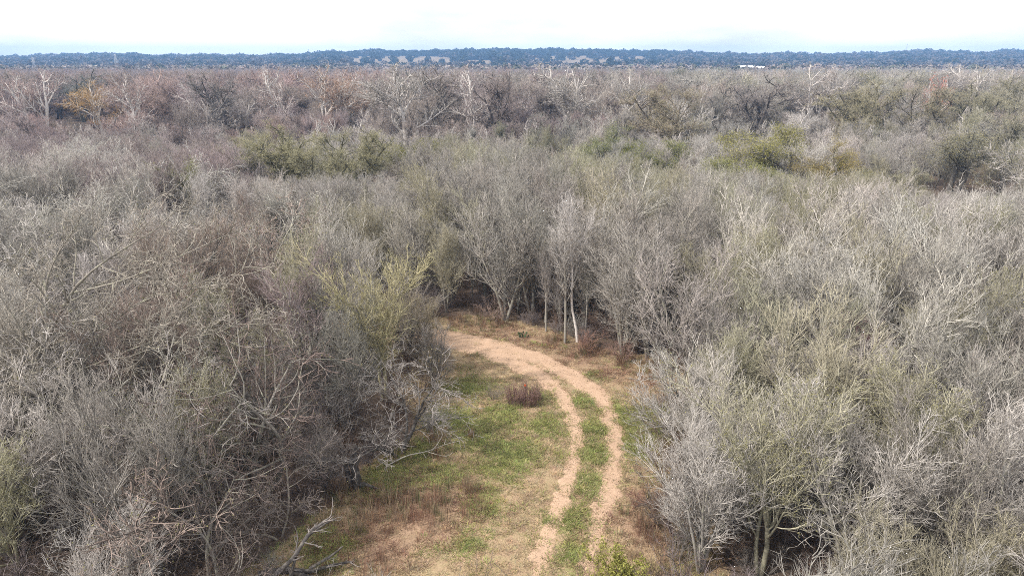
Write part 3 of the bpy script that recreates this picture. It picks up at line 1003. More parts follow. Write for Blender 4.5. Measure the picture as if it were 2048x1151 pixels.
# ------------------------------------------------------------------ scatter with geometry nodes (only for what nobody could count)
def scatter(name, pts, protos, idx, rotz, scl, tint, label, tilt=None):
    """ONE object: mesh points that carry copies of the given meshes"""
    pts = np.asarray(pts, np.float32)
    n = len(pts)
    coll = bpy.data.collections.new(name + "_sources")
    for i, me in enumerate(protos):
        coll.objects.link(bpy.data.objects.new("%s_source_%02d" % (name, i), me))
    me = bpy.data.meshes.new(name)
    me.vertices.add(n)
    me.vertices.foreach_set("co", pts.ravel())
    a = me.attributes.new("idx", 'INT', 'POINT')
    a.data.foreach_set("value", np.asarray(idx, np.int32))
    rot = np.zeros((n, 3), np.float32)
    rot[:, 2] = rotz
    if tilt is not None:
        rot[:, :2] = tilt
    a = me.attributes.new("rot", 'FLOAT_VECTOR', 'POINT')
    a.data.foreach_set("vector", rot.ravel())
    a = me.attributes.new("scl", 'FLOAT_VECTOR', 'POINT')
    a.data.foreach_set("vector", np.asarray(scl, np.float32).ravel())
    a = me.attributes.new("tint", 'FLOAT_COLOR', 'POINT')
    a.data.foreach_set("color", np.concatenate([np.asarray(tint, np.float32), np.ones((n, 1), np.float32)], 1).ravel())
    o = link(name, me)
    ng = bpy.data.node_groups.new(name + "_scatter", 'GeometryNodeTree')
    ng.interface.new_socket("Geometry", in_out='INPUT', socket_type='NodeSocketGeometry')
    ng.interface.new_socket("Geometry", in_out='OUTPUT', socket_type='NodeSocketGeometry')
    gi, go = ng.nodes.new("NodeGroupInput"), ng.nodes.new("NodeGroupOutput")
    iop = ng.nodes.new("GeometryNodeInstanceOnPoints")
    ci = ng.nodes.new("GeometryNodeCollectionInfo")
    ci.inputs["Collection"].default_value = coll
    ci.inputs["Separate Children"].default_value = True
    ci.inputs["Reset Children"].default_value = True

    def na(nm, ty):
        k = ng.nodes.new("GeometryNodeInputNamedAttribute")
        k.data_type = ty
        k.inputs["Name"].default_value = nm
        return k.outputs["Attribute"]
    ln = ng.links.new
    ln(gi.outputs[0], iop.inputs["Points"])
    ln(ci.outputs[0], iop.inputs["Instance"])
    iop.inputs["Pick Instance"].default_value = True
    ln(na("idx", 'INT'), iop.inputs["Instance Index"])
    e2r = ng.nodes.new("FunctionNodeEulerToRotation")
    ln(na("rot", 'FLOAT_VECTOR'), e2r.inputs[0])
    ln(e2r.outputs[0], iop.inputs["Rotation"])
    ln(na("scl", 'FLOAT_VECTOR'), iop.inputs["Scale"])
    ln(iop.outputs[0], go.inputs[0])
    md = o.modifiers.new("scatter", 'NODES')
    md.node_group = ng
    tag(o, label, kind="stuff")
    return o


def jgrid(x0, x1, y0, y1, s, rng):
    xs, ys = np.arange(x0, x1, s), np.arange(y0, y1, s)
    X, Y = np.meshgrid(xs, ys)
    X = X + (np.arange(len(ys)) % 2)[:, None] * s * .5
    x = (X + rng.uniform(-.42, .42, X.shape) * s).ravel()
    y = (Y + rng.uniform(-.42, .42, Y.shape) * s).ravel()
    return x, y


def joined(proto, name):
    """trunk and crown of a tree as one mesh, for the uncounted mass"""
    import bmesh
    t, c = proto['trunk'], proto['crown']
    def arr(me):
        v = np.zeros(len(me.vertices) * 3, np.float32)
        me.vertices.foreach_get("co", v)
        lv = np.zeros(len(me.loops), np.int32)
        me.loops.foreach_get("vertex_index", lv)
        lt = np.zeros(len(me.polygons), np.int32)
        me.polygons.foreach_get("loop_total", lt)
        mi = np.zeros(len(me.polygons), np.int32)
        me.polygons.foreach_get("material_index", mi)
        tn = np.zeros(len(me.vertices), np.float32)
        me.attributes["tone"].data.foreach_get("value", tn)
        ls = np.concatenate([[0], np.cumsum(lt)[:-1]])
        q = lv[ls[lt == 4][:, None] + np.arange(4)]
        tr = lv[ls[lt == 3][:, None] + np.arange(3)]
        return v.reshape(-1, 3), q, tr, mi[lt == 4], mi[lt == 3], tn
    a, b = arr(t), arr(c)
    n = len(a[0])
    k = 1
    return make_mesh(name, np.concatenate([a[0], b[0]]), np.concatenate([a[1], b[1] + n]), np.concatenate([a[2], b[2] + n]),
                     [t.materials[0]] + list(c.materials), dict(tone=np.concatenate([a[5], b[5]])),
                     np.concatenate([a[3], b[3] + k, a[4], b[4] + k]))


# ------------------------------------------------------------------ the wood: single trees near, uncounted mass beyond
def zone_tint(px, D, rng):
    """bark and twig colour as it drifts through the wood"""
    n = fnoise(px * 1.0, D * 8.0, 260, 71)
    if D < 60:
        if px > 1250:
            base = [LILAC, GREY, OLIVE, LILAC, GREY]
        elif px < 620:
            base = [GREY, MAUVE, OLIVE, BROWN_T, GREY, LILAC]
        else:
            base = [GREY, GREY, OLIVE, GREY]
    elif D < 120:
        base = [MAUVE, GREY, GREY, MAUVE, LILAC] if px < 480 else [OLIVE, GREY, OLIVE, GREY, LILAC]
    else:
        base = [PINK, MAUVE, PINK, MAUVE, (.33, .28, .25)] if px < 750 else [MAUVE, PINK, GREY, MAUVE, (.33, .28, .25)] if px < 1300 else [GREY, OLIVE, LILAC, GREY, (.36, .30, .27)]
    i = min(int(n * 1.35 * len(base) + rng.uniform(-.8, .8)), len(base) - 1)
    return base[max(i, 0)]


TWORD = {GREY: "grey", LILAC: "pale grey", OLIVE: "olive-tinged", BROWN_T: "brown", MAUVE: "mauve-brown", PINK: "pinkish", PALE: "whitish"}


def blocked(x, y):
    return any((x - a) ** 2 + (y - b) ** 2 < r * r for a, b, r in PLACED_FIXED)


PLACED_FIXED = list(PLACED)
rng = np.random.default_rng(5)
cand = []
for (y0, y1, s) in ((8.5, 45, 2.5), (45, 75, 3.3), (75, 112, 4.0), (112, 260, 6.2), (260, 620, 8.5)):
    w = y1 * .95 + 14
    x, y = jgrid(-w, w, y0, y1, s, rng)
    px, _ = to_px(x, y, np.full_like(x, 5.0))
    inside = (np.abs(px - CX) < 1024 + 190 + 9000 / y)
    # keep trunks off the clearing and its edge
    cm = np.zeros(len(x), bool)
    for dx, dy in ((0, 0), (.9, 0), (-.9, 0), (0, .9), (0, -.9)):
        cm |= in_poly(x + dx, y + dy, CLEARING)
    ok = inside & ~cm & ~((y < 15.5) & (x < 7.5) & (x > -30)) & ~((y < 20.5) & (x > -6.6) & (x < 4.6))
    for a, b in zip(x[ok], y[ok]):
        if not blocked(a, b):
            cand.append((a, b))
cand.sort(key=lambda c: c[0] ** 2 + c[1] ** 2)

FIELD = g(1520, 186)
singles = dict(bare_tree=0, budding_tree=0, arching_tree=0, sycamore_tree=0, dark_limbed_tree=0)
LIMIT = dict(bare_tree=285, budding_tree=200, arching_tree=190, sycamore_tree=60, dark_limbed_tree=60)
mass = []
labels_used = {}
pending = []
for x, y in cand:
    D = y
    px, py = to_px(x, y, 5.0)
    if abs(x - FIELD[0]) < 14 and 175 < y < 260 and abs(px - 1520) < 50:
        continue
    tint = zone_tint(px, D, rng)
    u = rng.random()
    if D < 112:
        if tint == OLIVE:
            kind = 'budding' if u < .75 else 'upright'
        elif px < 700 and D < 55:
            kind = 'arching' if u < .55 else ('upright' if u < .8 else 'thicket')
        elif D < 60:
            kind = 'thicket' if u < .35 else ('upright' if u < .9 else 'slender')
        else:
            kind = 'upright' if u < .55 else ('thicket' if u < .75 else 'arching')
        H = rng.uniform(4.8, 9.0) * np.interp(D, [10, 18, 30, 70, 90, 110], [.62, .85, 1.0, 1.0, .9, .8])
        if 34 < D < 72:
            H = rng.uniform(6.3, 10.6) if px > 750 else rng.uniform(5.2, 9.4)
        if px > 1250 and D < 34:
            H *= 1.08
        # thinner, lower fringe beside the grass
        dcl = min(np.hypot(x - a, y - b) for a, b in CLEARING)
    else:
        kind = 'pecan' if u < .38 else ('sycamore' if u < .66 else ('upright' if u < .8 else 'budding' if tint == OLIVE else 'thicket'))
        big = np.interp(D, [112, 130, 155, 180, 230, 330, 620], [7.0, 8.6, 11.5, 13.5, 13.0, 11, 9.5])
        H = rng.uniform(.75, 1.08) * big
    if D > 38:
        for a, w_, lo, dd in SHOW:
            if D < dd + 1 and abs(px - a) < w_ + 1700 / D:
                H = min(H, height_at(lo - 8 + 22 * rng.random(), D))
        if H < 1.4:
            continue
    if px < 900 and D < 44 and rng.random() < .25:
        continue
    if 770 < px < 1000 and 29 < D < 43.5:
        continue
    nm = NAME[kind]
    vis = abs(px - CX) < 1024 + 60 and (D > 14)
    rec = (x, y, D, px, kind, H, tint)
    if vis and singles[nm] < LIMIT[nm] and D < 230:
        singles[nm] += 1
        pending.append(rec)
    else:
        mass.append(rec)

# slim stems packed along the wood's edge behind the bend
x, y = jgrid(-4.5, 11, 40, 49.5, 1.75, rng)
for a, b in zip(x, y):
    pa, pb = to_px(a, b, 0.0)
    edge = np.interp(pa, [920, 1000, 1080, 1165, 1240, 1310, 1385], [636, 641, 664, 690, 708, 724, 746])
    if not (925 < pa < 1370) or pb > edge - 4 or pb < edge - 75 or blocked(a, b):
        continue
    pending.append((a, b, b, pa, 'slim', rng.uniform(4.2, 7.8), GREY))

LMX = [(s, x, y, to_px(x, y, 4.0)[0]) for s, x, y in LANDMARKS]
WHAT = dict(slim_tree="slim-stemmed bare tree", bare_tree="bare tree", budding_tree="budding bare tree", arching_tree="arching tree", sycamore_tree="white-limbed tree", dark_limbed_tree="dark-limbed tree")
rows = []
for x, y, D, px, kind, H, tint in pending:
    # nearest landmark as the photograph shows it
    lm, a, b, lp = min(LMX, key=lambda q: (q[1] - x) ** 2 + (q[2] - y) ** 2)
    if abs(x - a) > abs(y - b):
        where = "right of" if x > a else "left of"
    else:
        where = "behind" if y > b else "in front of"
    size = "tall" if H > 7.6 and D < 112 or H > 13 else ("low" if H < 6.0 or (D > 112 and H < 9.5) else "")
    far = np.hypot(x - a, y - b)
    near = "close " if far < 4 else ("" if far < 10 else "well ")
    dark = kind in ('arching', 'upright', 'thicket') and rng.random() < .3
    lab = " ".join(w for w in (size, TWORD.get(tint, "brownish"), WHAT[NAME[kind]], near + where, lm) if w)
    rows.append([lab, x, y, D, px, kind, H, tint, dark])
byl = {}
for r_ in rows:
    byl.setdefault(r_[0], []).append(r_)
ORD = "leftmost second third fourth fifth sixth seventh eighth ninth tenth eleventh twelfth thirteenth fourteenth fifteenth sixteenth seventeenth eighteenth nineteenth twentieth".split()
CNT = "- - two three four five six seven eight nine ten eleven twelve thirteen fourteen fifteen sixteen seventeen eighteen nineteen twenty".split()
for base, mem in byl.items():
    n = len(mem)
    if n == 1 or n > 20:
        continue
    for k, r_ in enumerate(sorted(mem, key=lambda q: q[4])):
        w_ = ORD[k] if k < n - 1 else "rightmost"
        r_[0] = base + (", %s of %s" % (w_, CNT[n]))
for lab, x, y, D, px, kind, H, tint, dark in rows:
    words_ = lab.split()
    if len(words_) > 16:
        lab = " ".join(w for w in words_ if w not in ("well", "budding", "low", "tall", "brownish", "grey"))
    slim = kind == 'slim'
    protos = PROTO['upright' if slim and rng.random() < .6 else 'slender' if slim else kind]
    if kind == 'arching' and px < 820 and D < 32:
        tint = tuple(v * .8 for v in tint)
    put_tree(protos[int(rng.integers(len(protos)))], x, y, H, jitter(tint, .2), lab, group="bare trees of the wood", name='slim_tree' if slim else None, wide=rng.uniform(.78, 1.05) * (.8 if slim else 1 if H > 4 else 1.3),
             trunk_tint=PALE if kind == 'sycamore' else (jitter(GREY) if D < 60 else None), trunk_mat='dark_bark' if dark else None)

# the rest of the wood: one mass
kinds = [('upright', 0), ('upright', 1), ('thicket', 0), ('budding', 0), ('budding', 1), ('arching', 0), ('sycamore', 0), ('sycamore', 1), ('pecan', 0), ('pecan', 1)]
src = [joined(PROTO[k][i], "wood_%s_%d" % (k, i)) for k, i in kinds]
pts, idx, rz, sc, tn = [], [], [], [], []
for x, y, D, px, kind, H, tint in mass:
    ch = [j for j, (k, i) in enumerate(kinds) if k == kind] or [0]
    j = ch[int(rng.integers(len(ch)))]
    pts.append((x, y, 0))
    idx.append(j)
    rz.append(rng.uniform(0, 6.28))
    s = H / PROTO[kind][kinds[j][1]]['H']
    w = rng.uniform(.95, 1.3)
    sc.append((s * w, s * w, s))
    tn.append(jitter(tint, .22))
scatter("bare_wood", pts, src, idx, rz, sc, tn, "mass of bare grey-brown trees stretching back to the hills")

# ------------------------------------------------------------------ undergrowth below the trees
SHRUB = [tree_meshes('shrub', 900 + i) for i in range(4)]
shrub_m = [joined(p, "undergrowth_%d" % i) for i, p in enumerate(SHRUB)]
x, y = jgrid(-60, 60, 9, 75, 1.55, rng)
px, py = to_px(x, y, np.zeros_like(x))
cm = in_poly(x, y, CLEARING)
ok = (np.abs(px - CX) < 1500) & ~cm
x, y, px = x[ok], y[ok], px[ok]
n = len(x)
s = rng.uniform(.55, 1.15, n)
near_edge = np.array([min(np.hypot(a - c[0], b - c[1]) for c in CLEARING) for a, b in zip(x, y)]) < 2.0
s = np.where(near_edge, np.where(x > 3.5, s * 1.05, s * .65), s)
tt = np.array([jitter(c, .2) for c in [(BROWN_T, MAUVE, (.22, .15, .11), GREY)[int(k)] for k in rng.integers(0, 4, n)]]) * .7
scatter("undergrowth", np.stack([x, y, ground_z(x, y)], 1), shrub_m, rng.integers(0, 4, n), rng.uniform(0, 6.28, n), np.stack([s, s, s], 1), tt,
        "brown leafless undergrowth under the trees")


# ------------------------------------------------------------------ grass, dry weeds
def tuft_mesh(name, seed, n, h, spread, w, bend):
    rg = np.random.default_rng(seed)
    az = rg.uniform(0, 6.28, n)
    r = spread * np.sqrt(rg.random(n))
    b0 = np.stack([np.cos(az) * r, np.sin(az) * r, np.full(n, -.01)], 1)
    d = np.stack([np.cos(az), np.sin(az), np.zeros(n)], 1) + rg.normal(0, .5, (n, 3)) * [1, 1, 0]
    hh = h * rg.uniform(.5, 1.2, n)[:, None]
    p1 = b0 + UP * hh * .6 + d * hh * bend * .3
    p2 = b0 + UP * hh + d * hh * bend
    sd = unit(np.cross(d, UP))
    ww = w * rg.uniform(.7, 1.3, n)[:, None]
    v = np.stack([b0 - sd * ww, b0 + sd * ww, p1 + sd * ww * .8, p1 - sd * ww * .8, p2], 1)
    b = np.arange(n)[:, None] * 5
    return make_mesh(name, v.reshape(-1, 3), b + np.array([0, 1, 2, 3]), b + np.array([3, 2, 4]), [M['blade']], dict(tone=np.repeat(rg.random(n), 5)))


TUFTS = [tuft_mesh("grass_tuft_%d" % i, 300 + i, 26, .065, .17, .006, 1.0) for i in range(4)]
x = rng.uniform(-14, 12, 80000)
y = rng.uniform(16.5, 49, 80000)
cl = clear_mask(x, y)
ta = track_amount(x, y)
p = np.where(ta > .16, .03, np.where(ta > .0, .4, 1.0)) * cl
gr = blobs(x, y, GREEN) + (fnoise(x, y, 1.6, 41) - .5)
br = blobs(x, y, BROWN)
p *= np.clip(.4 + gr * .45 + (fnoise(x, y, .8, 81) - .5) * 1.2, .1, .85)
k = rng.random(len(x)) < p
x, y, gr, br = x[k], y[k], gr[k], br[k]
n = len(x)
isg = rng.random(n) < np.clip(gr * .85 + .05, .05, .72)
col = np.where(isg[:, None], np.array([.24, .255, .085]), np.array([.43, .335, .215]))
col = np.where((rng.random(n) < br * .8)[:, None], np.array([.26, .155, .105]), col)
col = col * rng.uniform(.7, 1.25, (n, 1)) * (1 + rng.normal(0, .06, (n, 3)))
s = rng.uniform(.6, 1.4, n) * (1 + .4 * isg)
scatter("grass", np.stack([x, y, ground_z(x, y)], 1), TUFTS, rng.integers(0, 4, n), rng.uniform(0, 6.28, n), np.stack([s, s, s * rng.uniform(.6, 1.4, n)], 1), np.clip(col, .01, 1),
        "short green and straw-coloured grass of the clearing")

WEEDS = [tuft_mesh("weed_tuft_%d" % i, 400 + i, 26, .6, .16, .005, .22) for i in range(4)]
x = rng.uniform(-12, 10, 60000)
y = rng.uniform(16, 47, 60000)
WEED = [(820, 1020, 1.5), (900, 1000, 1.1), (745, 1055, 1.3), (690, 1010, 1.0), (780, 1100, 1.0), (870, 1040, .8), (1265, 1045, .9), (1300, 1000, .7), (1175, 702, 1.0), (1240, 722, .9), (1110, 684, .7), (1320, 742, 1.0),
        (1000, 650, 1.1), (940, 645, 1.0), (650, 1120, 1.0), (840, 905, .9), (900, 880, .7), (1350, 800, .9), (1330, 930, .7), (1320, 1090, 1.0)]
p = blobs(x, y, WEED) * (track_amount(x, y) < -.2) * np.clip((fnoise(x, y, .7, 83) - .3) * 2.6, 0, 1)
k = rng.random(len(x)) < p * .26
x, y = x[k], y[k]
n = len(x)
col = np.where((rng.random(n) < .5)[:, None], np.array([.27, .16, .115]), np.array([.36, .27, .19])) * rng.uniform(.65, 1.2, (n, 1))
col = np.where((rng.random(n) < .2)[:, None], np.array([.17, .18, .09]), col)
s = rng.uniform(.5, 1.25, n)
scatter("weeds", np.stack([x, y, ground_z(x, y)], 1), WEEDS, rng.integers(0, 4, n), rng.uniform(0, 6.28, n), np.stack([s, s, s], 1), col, "reddish brown and straw-coloured dry weeds in drifts")


# loose stones and clods on the bare dirt
def stone_mesh(name, seed):
    rg = np.random.default_rng(seed)
    v = np.array([(1, 0, 0), (-1, 0, 0), (0, 1, 0), (0, -1, 0), (0, 0, 1), (0, 0, -1), (.6, .6, .5), (-.6, -.6, .4)], float) * rg.uniform(.6, 1.2, (8, 1)) * [1, 1, .7]
    f = [(0, 6, 4), (6, 2, 4), (2, 1, 4), (1, 7, 4), (7, 3, 4), (3, 0, 4), (2, 6, 0), (3, 7, 1), (2, 0, 5), (1, 2, 5), (3, 1, 5), (0, 3, 5)]
    return make_mesh(name, v, None, f, [M['blade']], dict(tone=rg.uniform(.3, .7, 8)))


STONES = [stone_mesh("stone_%d" % i, 600 + i) for i in range(3)]
x = rng.uniform(-14, 8, 60000)
y = rng.uniform(16.5, 46, 60000)
ta = track_amount(x, y)
k = (ta > -.12) & (rng.random(len(x)) < .5)
x, y = x[k], y[k]
n = len(x)
s = .010 + .022 * rng.random(n) ** 3
col = np.where((rng.random(n) < .35)[:, None], np.array([.24, .16, .11]), np.array([.52, .39, .29])) * rng.uniform(.7, 1.15, (n, 1))
scatter("gravel", np.stack([x, y, ground_z(x, y) + .02], 1), STONES, rng.integers(0, 3, n), rng.uniform(0, 6.28, n), np.stack([s, s, s], 1), col, "loose pale stones and clods on the dirt track")


# ------------------------------------------------------------------ small things that can be told apart
def empty(name, x, y, label, cat, rz=0.0, group=None):
    e = bpy.data.objects.new(name, None)
    COL.objects.link(e)
    e.location = (x, y, float(ground_z(np.array([x]), np.array([y]))[0]))
    e.rotation_euler = (0, 0, rz)
    return tag(e, label, cat, group)


def plain(name, col, rough=.8):
    m, nt, b = new_mat(name, rough)
    tc = nd(nt, "ShaderNodeTexCoord")
    n = nd(nt, "ShaderNodeTexNoise", i_Scale=12.0, i_Detail=4.0)
    nt.links.new(tc.outputs["Object"], n.inputs["Vector"])
    c = mixc(nt, n.outputs["Fac"], tuple(v * .8 for v in col), tuple(min(1, v * 1.2) for v in col))
    nt.links.new(c, b.inputs["Base Color"])
    return m


def dead_wood(name, px, py, limbs, label, seed, tint=(.42, .37, .33), dens=1.6, twigs=True, cat="dead wood", mat='bark'):
    """fallen or broken wood: limbs as control points relative to its base, with side branches"""
    x, y, _ = g(px, py)
    rg = np.random.default_rng(seed)
    e = empty(name, x, y, label, cat)
    st = stems_from(rg, limbs)
    T, C = Geo(), Geo()
    T.tubes(st, 8, rg, tone=(.3, .9), lump=.14)
    o = link("trunk", T.mesh(name + "_trunk", [M[mat]]), e)
    o.color = (*tint, 1)
    if twigs:
        l1 = sprout(rg, st, dens, .3, 1.0, 45, 15, .3, .4, 7, .2, .03, .5, .012, .005, .4)
        l2 = sprout(rg, l1, 4.0, .2, 1.0, 45, 15, .45, .4, 4, .22, .02, .6, .007, .003, .2)
        C.tubes(l1, 4, rg, tone=(.3, 1))
        C.tubes(l2, 3, rg, tone=(.3, 1))
        o = link("branches", C.mesh(name + "_branches", [M['twig']]), e)
        o.color = (*tint, 1)
    return e


dead_wood("leaning_snag", 500, 1190, [([(0, 0, -.1), (.7, .3, .5), (1.4, .6, 1.1), (1.9, .9, 1.8), (2.6, 1.3, 2.2)], .11, .04), ([(1.3, .5, 1.0), (1.8, 1.2, 1.5), (2.6, 1.6, 1.9)], .06, .025),
                                      ([(1.2, .3, .1), (1.3, .5, .6), (1.5, .7, 1.2)], .09, .03)],
          "grey split dead trunk leaning towards the grass, bottom left of the clearing", 31, (.22, .195, .18), dens=2.2, mat='dark_bark')
dead_wood("fallen_log", 590, 1150, [([(-1.2, -.1, .12), (-.3, .1, .16), (.5, 0, .16), (1.3, .25, .22), (1.9, .35, .3)], .13, .04), ([(-.2, 0, .15), (.8, -.25, .14), (2.6, -.3, .1)], .07, .025),
                                    ([(.5, .1, .2), (1.2, .4, .5), (1.6, .6, .75)], .06, .025)],
          "grey broken log lying on the grass at the bottom edge", 32, (.20, .175, .16), dens=1.2, mat='dark_bark')
dead_wood("broken_trunk", 712, 975, [([(0, 0, -.1), (.05, 0, .6), (-.05, .05, 1.3), (.1, .1, 2.1)], .22, .12), ([(-.15, 0, -.1), (-.35, .1, .8), (-.5, .15, 1.8), (-.9, .3, 2.8)], .13, .04),
                                     ([(.1, 0, .2), (.5, -.1, .25), (.95, -.1, .02)], .12, .03), ([(.05, 0, 1.0), (.25, .05, 1.5), (.32, .1, 1.9)], .07, .02)],
          "broken black furrowed trunk at the clearing's left edge", 33, (.20, .17, .15), dens=1.0, mat='dark_bark')
dead_wood("fallen_branch", 775, 930, [([(0, 0, .05), (.8, .5, .22), (1.7, .75, .3), (2.5, 1.0, .5), (3.3, 1.3, .55)], .035, .008), ([(1.9, .8, .3), (2.3, 1.1, .8), (2.4, 1.2, 1.3)], .02, .006),
                                      ([(1.6, .75, .3), (2.1, .5, .3), (2.6, .45, .2)], .018, .006)],
          "thin whitish branch fallen across the grass by the two dark trunks", 34, (.55, .50, .44), dens=1.3)
dead_wood("standing_snag", 2037, 375, [([(0, 0, -.1), (-.1, 0, 3.0), (-.35, 0, 5.0), (-.5, 0, 7.4)], .15, .05)],
          "bare white broken pole of a dead tree near the right edge", 35, (.62, .58, .52), twigs=False, mat='bark')
dead_wood("fallen_stick", 1245, 1010, [([(0, 0, .05), (.4, -.35, .25), (.8, -.7, .1)], .016, .008)], "thin dark stick lying beside the right rut", 36, (.16, .12, .09), twigs=False)

# brown weed clump by the track with a small orange-red marker on a stake
cx, cy_, _ = g(1050, 806)
e = empty("weed_clump", cx, cy_, "dark reddish brown clump of dry stalks left of the track's fork", "plant")
rg = np.random.default_rng(41)
ns = 260
az, rr_ = rg.uniform(0, 6.28, ns), .75 * np.sqrt(rg.random(ns))
b0 = np.stack([np.cos(az) * rr_ * 1.2, np.sin(az) * rr_ * .7, np.full(ns, -.02)], 1)
st = grow(rg, b0, np.stack([np.cos(az) * .2, np.sin(az) * .2, np.ones(ns)], 1) + rg.normal(0, .12, (ns, 3)), rg.uniform(.5, 1.15, ns), np.full(ns, .008), np.full(ns, .004), 5, .06, 0.0)
l2 = sprout(rg, st, 8.0, .3, 1.0, 35, 12, .3, .3, 3, .1, .05, .7, .005, .003, .12)
T, C = Geo(), Geo()
T.tubes(st, 3, rg)
C.tubes(l2, 3, rg)
o = link("stalks", T.mesh("clump_stalks", [M['twig']]), e)
o.color = (.22, .13, .11, 1)
o = link("side_stalks", C.mesh("clump_side_stalks", [M['twig']]), e)
o.color = (.20, .125, .105, 1)

mx, my, _ = g(1050, 812)
e = empty("marker_stake", mx, my, "small orange-red marker on a thin stake in the brown weed clump", "marker")
T = Geo()
T.tubes(stems_from(rg, [([(0, 0, -.1), (0, 0, .5), (.01, 0, 1.2)], .012, .012)]), 6, rg, pointed=False)
o = link("stake", T.mesh("marker_stake_rod", [plain("rusty_rod", (.16, .10, .07))]), e)
w, h, d = .05, .05, .006
vs_ = [(sx * w, sy * d, 1.2 + sz * h) for sy in (-1, 1) for sx, sz in ((-.6, -1), (.6, -1), (1, -.6), (1, .6), (.6, 1), (-.6, 1), (-1, .6), (-1, -.6))]
me = bpy.data.meshes.new("marker_disc")
me.from_pydata(vs_, [], [list(range(8)), list(range(15, 7, -1))] + [[i, i + 8, (i + 1) % 8 + 8, (i + 1) % 8] for i in range(8)])
me.materials.append(plain("orange_red_paint", (.62, .11, .04), .5))
o = link("reflector", me, e, loc=(0, -.02, 0))

# prickly pear at the far verge
kx, ky, _ = g(1045, 674)
e = empty("prickly_pear", kx, ky, "small green prickly pear on the dry verge beyond the track", "cactus")
padm = plain("cactus_green", (.09, .12, .06), .7)
nu, nv = 12, 8
pv, pf = [], []
for j in range(nv + 1):
    ph = math.pi * j / nv
    for i in range(nu):
        th = 2 * math.pi * i / nu
        zz = -math.cos(ph)
        wv = math.sin(ph) * (.82 + .18 * zz)
        pv.append((wv * math.cos(th) * .15, wv * math.sin(th) * .035, .2 + zz * .2))
for j in range(nv):
    for i in range(nu):
        pf.append((j * nu + i, j * nu + (i + 1) % nu, (j + 1) * nu + (i + 1) % nu, (j + 1) * nu + i))
pad = bpy.data.meshes.new("cactus_pad")
pad.from_pydata(pv, [], pf)
pad.materials.append(padm)
for (a, b, c, ry, rz_, s_) in ((-.25, 0, 0, -.25, .3, 1.1), (.25, .05, 0, .25, -.4, 1.1), (0, .1, 0, .0, .9, 1.2), (-.36, 0, .4, -.4, .2, .95), (.38, .03, .4, .35, -.2, 1.0), (.05, .1, .46, .15, .6, .9), (-.1, 0, .42, -.6, .1, .8), (.6, .1, 0, .5, .5, .8)):
    link("pad", pad, e, loc=(a * .55, b * .55, c * .55), rot=(0, ry, rz_), scl=(s_ * .55, s_ * .55, s_ * .55))

# yellow-green shrub at the bottom edge
sx, sy, _ = g(1235, 1190)
e = empty("leafy_shrub", sx, sy, "yellow-green leafy shrub at the bottom edge beside the right rut", "shrub")
rg = np.random.default_rng(47)
ns = 26
az = rg.uniform(0, 6.28, ns)
ln_ = rg.uniform(.03, .4, ns)
d = np.stack([np.cos(az) * ln_, np.sin(az) * ln_, np.ones(ns)], 1)
st = grow(rg, d * [[.8, .4, 0]], d, rg.uniform(.9, 1.9, ns), np.full(ns, .014), np.full(ns, .004), 7, .1, .02)
l2 = sprout(rg, st, 7.0, .25, 1.0, 42, 14, .35, .3, 4, .15, .04, .7, .006, .003, .18)
T, C = Geo(), Geo()
T.tubes(st, 4, rg)
T.tubes(l2, 3, rg)
C.leaves(along(l2, 5200, rg, .2, .04), .075, rg, mat=0)
o = link("stems", T.mesh("shrub_stems", [M['twig']]), e)
o.color = (.25, .18, .12, 1)
o = link("leaves", C.mesh("shrub_leaves", [M['green_leaf']]), e)
o.color = (.95, .95, .7, 1)

# a few low shrubs of the verge
for i, (px_, py_, s_, col_, lab) in enumerate([
        (1165, 705, .75, (.27, .16, .12), "rusty brown low shrub at the white trunk's foot"),
        (1245, 722, .7, (.25, .16, .13), "brown low shrub before the dark hollow in the wood's edge"),
        (1325, 742, .7, (.28, .19, .15), "brown low shrub at the bend's outer verge"),
        (985, 640, .8, (.30, .22, .18), "greyish low shrub where the track's far verge meets the wood"),
        (1270, 1010, .45, (.24, .13, .10), "dark reddish low shrub on the right rut's edge"),
        (860, 862, .6, (.32, .29, .27), "small grey shrub in green grass beside the drooping tree"),
        (985, 800, .45, (.20, .17, .13), "dark low shrub left of the brown weed clump")]):
    x_, y_, _ = g(px_, py_)
    e = empty("low_shrub", x_, y_, lab, "shrub", rz=i * 1.3)
    e.scale = (s_ * 1.25, s_ * 1.25, s_)
    for nm, key in (("stems", 'trunk'), ("twigs", 'crown')):
        o = link(nm, SHRUB[i % 4][key], e)
        o.color = (*col_, 1)

# ------------------------------------------------------------------ far woods, pasture trees, houses and masts
def clump(name, seed, n, size, round_=1.0, trunk=True):
    """distant tree: short trunk with a broken crown of small faces"""
    rg = np.random.default_rng(seed)
    v = unit(rg.normal(0, 1, (n, 3))) * (rg.uniform(.55, 1.0, (n, 1))) * [1, 1, .8 * round_]
    v[:, :2] *= 1 + .25 * np.sin(v[:, 2:3] * 5 + seed)
    v[:, 2] += .95
    G = Geo()
    G.leaves(v, size, rg, mat=0, aspect=.8)
    G.tubes(stems_from(rg, [([(0, 0, -.1), (.02, 0, .5), (0, 0, 1.2)], .06, .03)]), 4, rg, tone=(0, .1))
    return G.mesh(name, [M['far_crown']])


CLUMPS = [clump("far_tree_%d" % i, 500 + i, 170, .42, (1.0, 1.15, .9, 1.3)[i % 4]) for i in range(4)]
